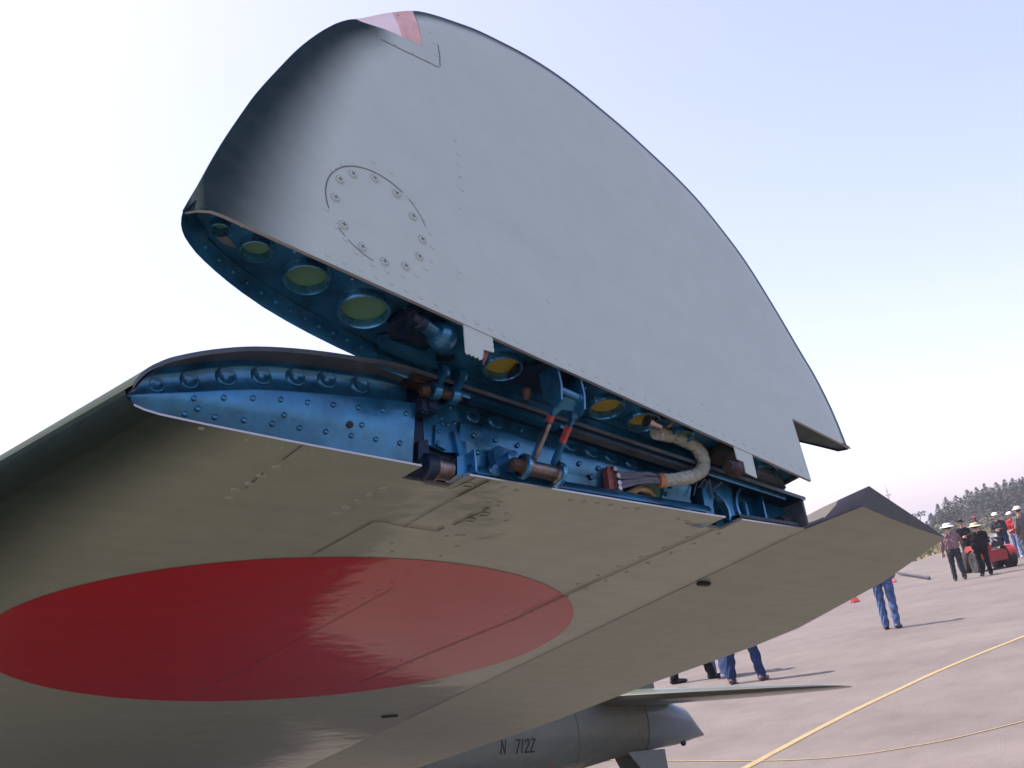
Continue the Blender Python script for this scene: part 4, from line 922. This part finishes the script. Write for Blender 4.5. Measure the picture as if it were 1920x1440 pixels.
def person(pos, yaw, h, label, top, legs, shoe, feet, arms, hat=None, hat_m=None, lean=(0, 0), head_turn=0.0, jacket=0.0, group=None, long_sleeve=True, vox=.0105, wide=1.0):
    """body in its own frame (x right, y forward, z up, metres for a 1.75 m figure)"""
    S = h / 1.75; lx, ly = lean
    caps = []        # a, b, ra, rb, material slot
    SK, TOP, LEG, SHO = 0, 1, 2, 3
    hip = Vector((0, 0, .93)); ch = Vector((lx, ly, 1.30)); nk = Vector((lx * 1.25, ly * 1.2 + .0, 1.485))
    for s in (-1, 1):
        caps.append((hip + Vector((s * .07, 0, .02)), hip + Vector((s * .075, -.01, -.07)), .108, .112, LEG))
        caps.append((hip + Vector((s * .07, 0, .06)), ch + Vector((s * .085, 0, -.05)), .100 + jacket, .118 + jacket * .7, TOP))
        caps.append((ch + Vector((s * .085, 0, -.05)), ch + Vector((s * .10, -.005, .07)), .118 + jacket * .7, .085 + jacket * .5, TOP))
        caps.append((ch + Vector((s * .10, -.005, .08)), ch + Vector((s * .165, 0, .10)), .07, .062 + jacket * .3, TOP))
        caps.append((ch + Vector((s * .03, 0, .13)), ch + Vector((s * .14, 0, .12)), .06, .055, TOP))
        if jacket > .02: caps.append((hip + Vector((s * .075, 0, .08)), hip + Vector((s * .085, 0, -.10)), .12, .118, TOP))
    caps.append((nk + Vector((0, -.005, -.06)), nk + Vector((0, .01, .05)), .056, .052, SK))
    hd = nk + Vector((lx * .15, .02, .145)); q = Matrix.Rotation(head_turn, 4, 'Z')
    def H(x, y, z): return hd + (q @ Vector((x, y, z)))
    caps += [(H(0, -.02, .03), H(0, .015, .035), .088, .082, SK), (H(0, .03, -.04), H(0, .035, -.075), .062, .045, SK), (H(0, .0, -.02), H(0, .04, -.02), .07, .062, SK),
             (H(0, .095, -.01), H(0, .108, -.028), .010, .014, SK), (H(-.085, -.005, -.005), H(-.088, -.012, -.035), .014, .011, SK), (H(.085, -.005, -.005), H(.088, -.012, -.035), .014, .011, SK),
             (H(-.02, .090, -.062), H(.02, .090, -.062), .009, .009, SK)]
    for s, (fx, fy, lift) in zip((-1, 1), feet):
        a = hip + Vector((s * .085, 0, -.05)); f = Vector((fx, fy, .085 + lift)); kn = (a + f) / 2 + Vector((s * .005, .025 + .5 * lift, .0)); kn.z = .50 + lift * .3
        caps += [(a, kn, .098, .068, LEG), (kn, kn + (f - kn) * .35, .066, .066, LEG), (kn + (f - kn) * .35, f + Vector((0, 0, -.02)), .066, .058, LEG)]
        caps += [(f + Vector((0, -.035, -.045)), f + Vector((s * .012, .10, -.055)), .040, .036, SHO), (f + Vector((s * .012, .10, -.055)), f + Vector((s * .018, .165, -.060)), .036, .026, SHO)]
    for s, (el, ha) in zip((-1, 1), arms):
        sh = ch + Vector((s * .19, 0, .085)); e = Vector(el) + Vector((lx, ly, 0)); w = Vector(ha) + Vector((lx, ly, 0))
        caps += [(sh, e, .062 + jacket * .3, .048 + jacket * .25, TOP), (e, e + (w - e) * .82, .048 + jacket * .25, .040 if long_sleeve else .032, TOP if long_sleeve else SK), (e + (w - e) * .8, w, .028, .025, SK)]
        d = (w - e).normalized(); sd = d.cross(Vector((0, 0, 1)) if abs(d.z) < .8 else Vector((0, 1, 0))).normalized(); nv = d.cross(sd)
        pm = w + d * .075
        caps += [(w, pm + sd * .022, .024, .017, SK), (w, pm - sd * .022, .024, .017, SK)]
        for k, (o_, ln) in enumerate(((-.034, .058), (-.012, .072), (.012, .068), (.033, .052))):
            b0 = pm + sd * o_; b1 = b0 + (d * .8 + nv * .3).normalized() * ln * .55; b2 = b1 + (d * .55 + nv * .75).normalized() * ln * .5
            caps += [(b0, b1, .0105, .0098, SK), (b1, b2, .0098, .0085, SK)]
        t0 = w + d * .025 + sd * .024; caps += [(t0, t0 + (sd * .8 + d * .6 + nv * .25).normalized() * .04, .013, .011, SK), (t0 + (sd * .8 + d * .6 + nv * .25).normalized() * .04, t0 + (sd * .35 + d * .9 + nv * .3).normalized() * .068, .011, .009, SK)]
    bm = bmesh.new()
    for a, b, ra, rb, m_ in caps: cone_mesh(bm, a, b, ra, rb)
    bmesh.ops.recalc_face_normals(bm, faces=bm.faces)
    me = bpy.data.meshes.new('body'); bm.to_mesh(me); bm.free()
    tmp = bpy.data.objects.new('tmp_body', me); COL.objects.link(tmp)
    md = tmp.modifiers.new('r', 'REMESH'); md.mode = 'VOXEL'; md.voxel_size = vox
    ms = tmp.modifiers.new('s', 'SMOOTH'); ms.iterations = 2; ms.factor = .5
    dg = bpy.context.evaluated_depsgraph_get(); dg.update()
    nm = bpy.data.meshes.new_from_object(tmp.evaluated_get(dg)); nm.name = 'body'
    bpy.data.objects.remove(tmp); bpy.data.meshes.remove(me)
    co = np.empty(len(nm.vertices) * 3); nm.vertices.foreach_get('co', co); co = co.reshape(-1, 3)
    # cloth folds
    for i, c in enumerate(co):
        pass
    best = np.full(len(co), 1e9); slot = np.zeros(len(co), int)
    for a, b, ra, rb, m_ in caps:
        a, b = np.array(a), np.array(b); d = b - a; L2 = d @ d + 1e-9; t = np.clip(((co - a) @ d) / L2, 0, 1)
        dist = np.linalg.norm(co - a - t[:, None] * d, axis=1) - (ra + (rb - ra) * t)
        k = dist < best - 1e-6; best[k] = dist[k]; slot[k] = m_
    nrm = np.empty(len(co) * 3); nm.vertices.foreach_get('normal', nrm); nrm = nrm.reshape(-1, 3)
    ph = rnd.uniform(0, 9)
    fold = .006 * np.sin(co[:, 2] * 38 + 5 * np.sin(co[:, 0] * 21 + ph) + 3 * np.sin(co[:, 1] * 17)) * ((slot == 1) | (slot == 2))
    co = (co + nrm * fold[:, None]) * S
    nm.vertices.foreach_set('co', co.ravel())
    pf = np.array([slot[p.vertices[0]] for p in nm.polygons])
    nm.materials.clear()
    for M in (m_skin_tone, top, legs, shoe): nm.materials.append(M)
    nm.polygons.foreach_set('material_index', pf); nm.polygons.foreach_set('use_smooth', [True] * len(nm.polygons)); nm.update()
    root = bpy.data.objects.new('person', None); COL.objects.link(root); root.location = (pos[0], pos[1], 0); root.rotation_euler.z = yaw
    tag(root, label, 'person', group); root.scale = (wide, wide, 1)
    def kid(name, me_):
        o = bpy.data.objects.new(name, me_); COL.objects.link(o); o.parent = root; return o
    kid('body', nm)
    # hair cap
    g = G(); rows = []
    for i in range(7):
        row = []
        for k in range(20):
            a = 2 * math.pi * k / 20; th = math.pi * .5 * i / 6 * (1.72 if math.sin(a) < .1 else (.82 if math.sin(a) > .45 else 1.2))
            row.append(tuple(H(math.sin(th) * .098 * math.cos(a), -.014 + math.sin(th) * .106 * math.sin(a), .036 + .092 * math.cos(th)) * S))
        rows.append(row)
    g.grid(rows, closed=True); o = g.build('hair', m_hair); o.parent = root
    # eyes
    for s in (-1, 1):
        g = G(); g.lathe([(0, .007), (.008, .004), (.009, 0)], tuple(H(s * .032, .088, .008) * S), tuple(q @ Vector((0, 1, 0))), 8); o = g.build('eye', m_hair); o.parent = root
    if hat:
        g = G(); c = H(0, -.005, .055)
        def ring(r, z, bx=0, drop=0): return [tuple((c + q @ Vector((r * .96 * math.cos(a), r * 1.08 * math.sin(a) + (bx if math.sin(a) > 0 else 0) * max(0, math.sin(a)) ** 1.2, z - drop * abs(math.cos(a)))))) for a in [2 * math.pi * k / 24 for k in range(24)]]
        if hat == 'cap': rows = [ring(.112, -.012, .085), ring(.110, -.004, .075), ring(.106, .004), ring(.104, .03), ring(.092, .062), ring(.06, .082), ring(.002, .088)]
        else: rows = [ring(.205, -.03, 0, -.012), ring(.20, -.022, 0, -.01), ring(.15, -.004), ring(.112, .004), ring(.108, .045), ring(.097, .082), ring(.06, .095), ring(.002, .092)]
        rows = [[(p[0] * S, p[1] * S, p[2] * S) for p in r] for r in rows]
        g.grid(rows, closed=True); o = g.build('cap' if hat == 'cap' else 'sun_hat', hat_m); o.parent = root
    return root

m_jean = cloth('blue_denim', (0.035, 0.075, 0.19), c2=(0.11, 0.17, 0.30)); m_jeandk = cloth('dark_denim', (0.018, 0.035, 0.09)); m_jeanlt = cloth('faded_denim', (0.14, 0.20, 0.33))
m_blk = cloth('black_cloth', (0.007, 0.007, 0.008)); m_char = cloth('charcoal_cloth', (0.03, 0.032, 0.036)); m_redj = cloth('red_cloth', (0.30, 0.02, 0.025)); m_brownj = cloth('grey_brown_cloth', (0.13, 0.11, 0.10))
m_plaid = check_cloth('plaid_shirt', (0.11, 0.05, 0.06), (0.46, 0.31, 0.32), 9.0); m_greyp = cloth('grey_cloth', (0.10, 0.11, 0.13)); m_white = cloth('white_cloth', (0.75, 0.74, 0.72), .05)
m_straw = mat('straw', (0.58, 0.49, 0.30), 0.85, var=.15, vscale=60, bump=.5, bscale=120); m_shoe = mat('dark_shoe', (0.025, 0.02, 0.018), 0.5); m_shoebr = mat('brown_shoe', (0.12, 0.06, 0.04), 0.5); m_shoewt = mat('pale_shoe', (0.55, 0.52, 0.5), 0.6)
VIEW = math.atan2(FWD.y, FWD.x) - math.pi / 2        # yaw that turns a figure's back to the camera
hang = (((-.25, -.02, 1.10), (-.27, .05, .86)), ((.25, -.02, 1.10), (.27, .05, .86)))
fold_ = (((-.26, .06, 1.12), (-.05, .20, 1.16)), ((.26, .06, 1.12), (.06, .21, 1.12)))
work = (((-.27, .10, 1.10), (-.20, .36, 1.08)), ((.27, .10, 1.10), (.16, .38, 1.06)))
pock = (((-.27, -.05, 1.11), (-.20, .06, .93)), ((.27, -.05, 1.11), (.20, .06, .93)))
st = lambda w=.11, a=.0, b=.0: ((-w, a, 0), (w, b, 0))
person((15.85, 10.28), VIEW - .55, 1.76, 'person in blue jeans standing alone behind the aileron tip', m_char, m_jean, m_shoe, st(.10, .02, -.05), pock, 'cap', m_white)
person((11.2, 10.65), VIEW - 1.55, 1.74, 'person in dark trousers striding, feet just above the tailplane', m_char, m_blk, m_shoe, ((-.09, -.22, .0), (.09, .30, .0)), hang)
person((11.39, 10.28), VIEW - .9, 1.70, 'person in faded light jeans between two darker pairs of legs', m_white, m_jeanlt, m_shoewt, st(.15, .04, -.04), fold_)
person((10.75, 9.25), VIEW - .5, 1.78, 'person in dark blue jeans and brown shoes, legs apart above the tailplane', m_greyp, m_jeandk, m_shoebr, st(.20, .02, .02), pock)
GRP = None
person((27.6, 15.45), VIEW - .35, 1.56, 'person in plaid shirt and white bucket hat beside the red tug', m_plaid, m_char, m_shoe, st(.12, .02, -.03), (((-.25, .0, 1.1), (-.27, .1, .88)), ((.27, .14, 1.12), (.24, .40, 1.12))), 'brim', m_white, wide=1.15)
person((33.6, 18.3), VIEW + 2.9, 1.62, 'person in black cap with folded arms behind the red tug', m_blk, m_char, m_shoe, st(.12), fold_, 'cap', m_blk)
person((28.2, 14.98), VIEW - .1, 1.44, 'person in straw sun hat and long black coat seen from behind', m_blk, m_blk, m_shoe, st(.12, .0, .04), work, 'brim', m_straw, jacket=.06, wide=1.22)
person((35.2, 17.8), VIEW + 2.5, 1.66, 'person in white cap, dark jacket and jeans, next to someone in red', m_char, m_jeandk, m_shoe, ((-.12, .0, 0), (.12, -.06, 0)), fold_, 'cap', m_white, lean=(.05, .02))
person((36.5, 18.02), VIEW + 2.1, 1.6, 'person in red jacket, white cap and faded jeans behind the tug', m_redj, m_jeanlt, m_shoewt, st(.12, .03, 0), work, 'cap', m_white, jacket=.02)
person((31.0, 15.03), VIEW + .3, 1.70, 'person in white cap and grey-brown jacket at the far right', m_brownj, m_greyp, m_shoe, st(.12, -.02, .03), pock, 'cap', m_white, jacket=.03)

# ------------------------------------------------------------------ red tow tug
m_tug = mat('red_tug_paint', (0.32, 0.016, 0.015), 0.45, coat=.3, var=.25, vscale=6); m_tugdk = mat('tug_metal', (0.05, 0.05, 0.055), 0.5, metal=.5, var=.3); m_chrome = mat('tug_bright_metal', (0.6, 0.58, 0.56), 0.3, metal=1.0)
tug = thing('tow_tug', (30.9, 16.2, 0), 'small red tow tug with an upright lever among the crowd', 'tug')
vx = Vector((RIGHT.x, RIGHT.y, 0)).normalized(); vy = Vector((-vx.y, vx.x, 0)); vz = Vector((0, 0, 1)); tc0 = Vector((30.9, 16.2, 0))
def Q(a, b, c): return tc0 + vx * a * .86 + vy * b * .86 + vz * c * .86
g = G(); g.box(Q(-.05, .2, .48), (vx, vy, vz), (.42, .62, .16), ch=.05); g.box(Q(-.28, .1, .78), (vx, vy, vz), (.25, .45, .12), ch=.05); body = g.build('body', m_tug, tug)
g = G(); g.box(Q(-.05, -.57, .44), (vx, vy, vz), (.36, .03, .13), ch=.012); g.build('rear_panel', m_tug, body)
for a in (-.60, .56):
    for b in (-.25, .75):
        g = G(); g.lathe([(.14, -.10), (.30, -.11), (.34, -.07), (.35, 0), (.34, .07), (.30, .11), (.14, .10)], Q(a, b, .35), vx, 26); w_ = g.build('wheel', m_rubber, tug)
        g = G(); g.lathe([(0, -.07), (.06, -.08), (.14, -.09), (.14, .09), (.06, .08), (0, .07)], Q(a, b, .35), vx, 18); g.build('rim', m_tugdk, w_)
    g = G(); rows = []
    for i in range(11):
        th = math.pi * (.05 + .9 * i / 10); rows.append([Q(a + s, -.25 + .40 * math.cos(th), .36 + .42 * math.sin(th)) for s in (-.13, .13)])
    g.grid(rows); g.build('fender', m_tug, tug)
g = G(); g.box(Q(.22, -.15, .80), (vx, vy, vz), (.17, .17, .04), ch=.02); g.box(Q(.22, -.36, .95), (vx, vy + vz * .2, vz), (.17, .03, .12), ch=.02); g.build('seat', m_tugdk, tug)
g = G(); g.tube([Q(.26, .45, .75), Q(.26, .18, 1.12)], .025, 8); g.build('steering_column', m_tugdk, tug)
g = G(); cc = Q(.26, .16, 1.13); nrm_ = (vy * -.6 + vz).normalized(); t1 = vx; t2 = nrm_.cross(t1); g.tube([cc + (t1 * math.cos(2 * math.pi * k / 20) + t2 * math.sin(2 * math.pi * k / 20)) * .19 for k in range(21)], .014, 7); g.build('steering_wheel', m_chrome, tug)
g = G(); g.tube([Q(.02, -.2, .7), Q(-.08, -.15, 1.2), Q(-.20, -.1, 1.84)], .016, 8); lv = g.build('lever', m_tugdk, tug)
g = G(); g.lathe([(0, -.055), (.045, -.04), (.06, 0), (.045, .04), (0, .055)], Q(-.205, -.1, 1.87), vz, 14); g.build('lever_knob', m_tug, lv)
g = G(); g.box(Q(-.1, -.3, 1.0), (vx, vy, vz), (.14, .12, .07), ch=.03); g.tube([Q(-.25, -.3, 1.02), Q(.1, -.35, 1.05), Q(.2, -.45, .95)], .03, 8); g.build('engine', m_chrome, tug)
# tow bar and wheel chocks lying on the apron
tb_ = thing('tow_bar', (33.5, 20.5, 0), 'thin dark tow bar lying on the apron left of the plaid shirt', 'tow bar')
g = G(); g.tube([(37.0, 23.2, .09), (30.3, 18.0, .06)], .045, 8); b_ = g.build('bar', m_tugdk, tb_)
g = G(); g.tube([(30.3, 18.0, .06), (30.0, 17.77, .06)], [.07, .03], 8); g.build('hitch', m_tugdk, tb_)
def chock(p, a, label):
    e = thing('wheel_chock', (p[0], p[1], 0), label, 'chock', 'red wheel chocks on the apron')
    c, s_ = math.cos(a), math.sin(a); X_, Y_ = Vector((c, s_, 0)) * .6, Vector((-s_, c, 0)) * .6; B_ = Vector((p[0], p[1], 0))
    g = G(); g.prism([B_ + X_ * x + vz * z - Y_ * .14 for x, z in ((-.2, .01), (.2, .01), (.17, .04), (.02, .11), (-.05, .11), (-.18, .04))], Y_ * .28); o = g.build('block', m_tug, e, smooth=False)
    g = G(); g.tube([B_ + vz * .09 - Y_ * .14, B_ + vz * .15, B_ + vz * .09 + Y_ * .14], .012, 6); g.build('rope_handle', m_tugdk, e)
chock((31.7, 20.1), .4, 'small red wheel chock beside the end of the dark tow bar'); chock((23.9, 16.4), 1.0, 'small red wheel chock on the apron near the blue jeans, under the aileron edge')

# ------------------------------------------------------------------ wood on the horizon
m_leafdk = mat('conifer_green', (0.014, 0.024, 0.013), 0.95, var=.3, vscale=.2, col2=(0.026, 0.038, 0.019)); m_leafol = mat('scrub_olive', (0.05, 0.055, 0.028), 0.9, var=.5, vscale=.3, col2=(0.085, 0.08, 0.045)); m_bark = mat('bark', (0.07, 0.05, 0.035), 0.9, var=.3)
def crown(g, c, hgt, rad_, r_, n, cone=True):
    for i in range(n):
        t = r_.random() ** .8; z = hgt * (.12 + .88 * t)
        rr = rad_ * ((1 - t) ** .75 if cone else math.sqrt(max(.02, 1 - (2 * t - 1) ** 2))) * math.sqrt(r_.random()) * r_.uniform(.75, 1.15)
        a = r_.uniform(0, 6.283); p = Vector(c) + Vector((rr * math.cos(a), rr * math.sin(a), z))
        s = r_.uniform(.22, .55) * (1.15 - .5 * t); d1 = Vector((math.cos(a), math.sin(a), r_.uniform(-.7, .1))).normalized() * s; d2 = Vector((-math.sin(a), math.cos(a), r_.uniform(-.3, .3))).normalized() * s * .7
        g.add([p - d2, p + d1, p + d2, p - d1 * .5], [(0, 1, 2, 3)])
rt = random.Random(11)
def wood_pt(px, dist):       # bearing measured in the photograph, distance on the ground
    d_ = FWD + RIGHT * ((px - 960) / 1940) + DOWN * ((986 + (1780 - px) * .18 - 720) / 1940); d_.z = 0; d_.normalize(); return d_ * dist
def skyline(px): return interp(px, [(1600, 2.4), (1700, 2.6), (1735, 3.2), (1748, 4.4), (1762, 6.0), (1800, 7.6), (1850, 8.3), (1920, 9.0), (2100, 10.5), (2500, 12)])
def terrain(px, dist): return max(0, (dist - 170) / 90) * max(0, min(1, (px - 1745) / 120)) * 3.4
# rise under the wood
g = G(); rows = []
for i in range(60):
    px = 1500 + i * 22
    rows.append([(lambda p: (p.x, p.y, -.3 if dd == 150 else terrain(px, dd) + .3 * noise.noise(p * .06)))(wood_pt(px, dd)) for dd in (150, 175, 200, 230, 265, 330)])
g.grid(rows); tag(g.build('wooded_hill', m_leafol), kind='structure')
gw = G(); gs_ = G()
for i in range(520):
    px = rt.uniform(1560, 2450); dd = rt.uniform(185, 262); base = terrain(px, dd); top = skyline(px) * dd / 240
    h = (top - base) * rt.uniform(.70, 1.0)
    if h < 1: continue
    p = wood_pt(px, dd); crown(gw, (p.x, p.y, base - .4), h, h * rt.uniform(.26, .42), rt, int(70 + h * 14), rt.random() < .7)
for i in range(420):
    px = rt.uniform(1560, 2450); dd = rt.uniform(150, 195); base = terrain(px, dd); h = rt.uniform(1.0, 2.6) * (1 if px > 1740 else .7); p = wood_pt(px, dd)
    crown(gs_, (p.x, p.y, base - .4), h, h * .7, rt, 55, False)
tag(gw.build('conifer_wood', m_leafdk, smooth=False), 'dark mass of conifers covering the rise behind the crowd', 'wood', kind='stuff')
tag(gs_.build('scrub', m_leafol, smooth=False), 'olive scrub bushes in front of the dark conifers', 'scrub', kind='stuff')
descr = {1752: 'lowest dark conifer at the left end of the wood', 1768: 'pointed conifer second from the left end of the wood', 1786: 'narrow conifer on the rising skyline above the plaid shirt', 1805: 'conifer on the skyline above the black cap', 1828: 'tall conifer on the skyline above the straw hat', 1846: 'slim conifer on the skyline left of the white cap and dark jacket', 1862: 'bushy conifer on the skyline above the white cap and dark jacket', 1884: 'conifer on the skyline above the red jacket', 1900: 'highest dark conifer near the right edge of the photo', 1915: 'conifer on the skyline at the right edge of the photo'}
for px, lab in descr.items():
    dd = 245 + rt.uniform(-8, 8); p = wood_pt(px, dd); base = terrain(px, dd); top = skyline(px) * dd / 240; h = (top - base) * rt.uniform(1.0, 1.12)
    e = thing('conifer_tree', (p.x, p.y, base - .3), lab, 'tree', 'skyline conifers')
    g = G(); g.tube([(p.x, p.y, base - .3), (p.x, p.y, base + h * .95)], [.16, .03], 7); g.build('trunk', m_bark, e)
    g = G(); crown(g, (p.x, p.y, base - .2), h, h * rt.uniform(.34, .48), rt, 420); g.build('crown', m_leafdk, e, smooth=False)
e_p = wood_pt(1727, 232); e = thing('wind_bent_tree', (e_p.x, e_p.y, 0), 'small flat-topped tree standing alone left of the wood', 'tree')
g = G(); g.tube([(e_p.x, e_p.y, 0), (e_p.x + .2, e_p.y, 3.0), (e_p.x + .6, e_p.y - .4, 4.6)], [.2, .14, .06], 7); g.build('trunk', m_bark, e)
g = G()
for i in range(110):
    a = rt.uniform(0, 6.28); r_ = rt.uniform(0, 1.9); c_ = Vector((e_p.x + .5 + r_ * math.cos(a), e_p.y + r_ * math.sin(a), 4.7 + rt.uniform(-.35, .6))); s = .3
    g.add([c_ + Vector((rt.uniform(-s, s), rt.uniform(-s, s), rt.uniform(-s, s))) for _ in range(3)], [(0, 1, 2)])
g.build('crown', m_leafdk, e, smooth=False)
# thin lattice mast
mp_ = wood_pt(1684, 250); e = thing('lattice_mast', (mp_.x, mp_.y, 0), 'thin lattice radio mast rising against the sky above the aileron tip', 'mast')
m_mast = mat('galvanised_mast', (0.42, 0.42, 0.44), 0.5, metal=.4)
g = G()
for k in range(3):
    a = 2.094 * k; g.tube([(mp_.x + .42 * math.cos(a), mp_.y + .42 * math.sin(a), 0), (mp_.x + .12 * math.cos(a), mp_.y + .12 * math.sin(a), 12.0)], .05, 5)
g.build('mast_legs', m_mast, e)
g = G()
for i in range(14):
    z0, z1 = i * .85, (i + 1) * .85; q0, q1 = .42 - .3 * z0 / 12, .42 - .3 * z1 / 12
    for k in range(3): g.tube([(mp_.x + q0 * math.cos(2.094 * k), mp_.y + q0 * math.sin(2.094 * k), z0), (mp_.x + q1 * math.cos(2.094 * (k + 1)), mp_.y + q1 * math.sin(2.094 * (k + 1)), z1)], .03, 4)
g.build('lattice_bracing', m_mast, e)
g = G(); g.tube([(mp_.x, mp_.y, 11.9), (mp_.x, mp_.y, 13.4)], .04, 5); g.box((mp_.x, mp_.y, 10.6), ((1, 0, 0), (0, 1, 0), (0, 0, 1)), (.5, .5, .1), ch=.02); g.build('aerial', m_mast, e)

# ------------------------------------------------------------------ air
hz = bpy.data.materials.new('haze_air'); hz.use_nodes = True; nt = hz.node_tree; nt.nodes.remove(nt.nodes['Principled BSDF'])
pv_ = nt.nodes.new('ShaderNodeVolumePrincipled'); pv_.inputs['Color'].default_value = (0.93, 0.92, 1.0, 1); pv_.inputs['Density'].default_value = HAZE; pv_.inputs['Anisotropy'].default_value = 0.3
nt.links.new(pv_.outputs[0], nt.nodes['Material Output'].inputs['Volume'])
if HAZE > 0:
    g = G(); g.box((150, 80, 9.5), ((1, 0, 0), (0, 1, 0), (0, 0, 1)), (2680, 2680, 10.6)); hb = g.build('haze', hz, smooth=False); tag(hb, 'thin bluish haze in front of the distant wood', 'haze', kind='stuff')
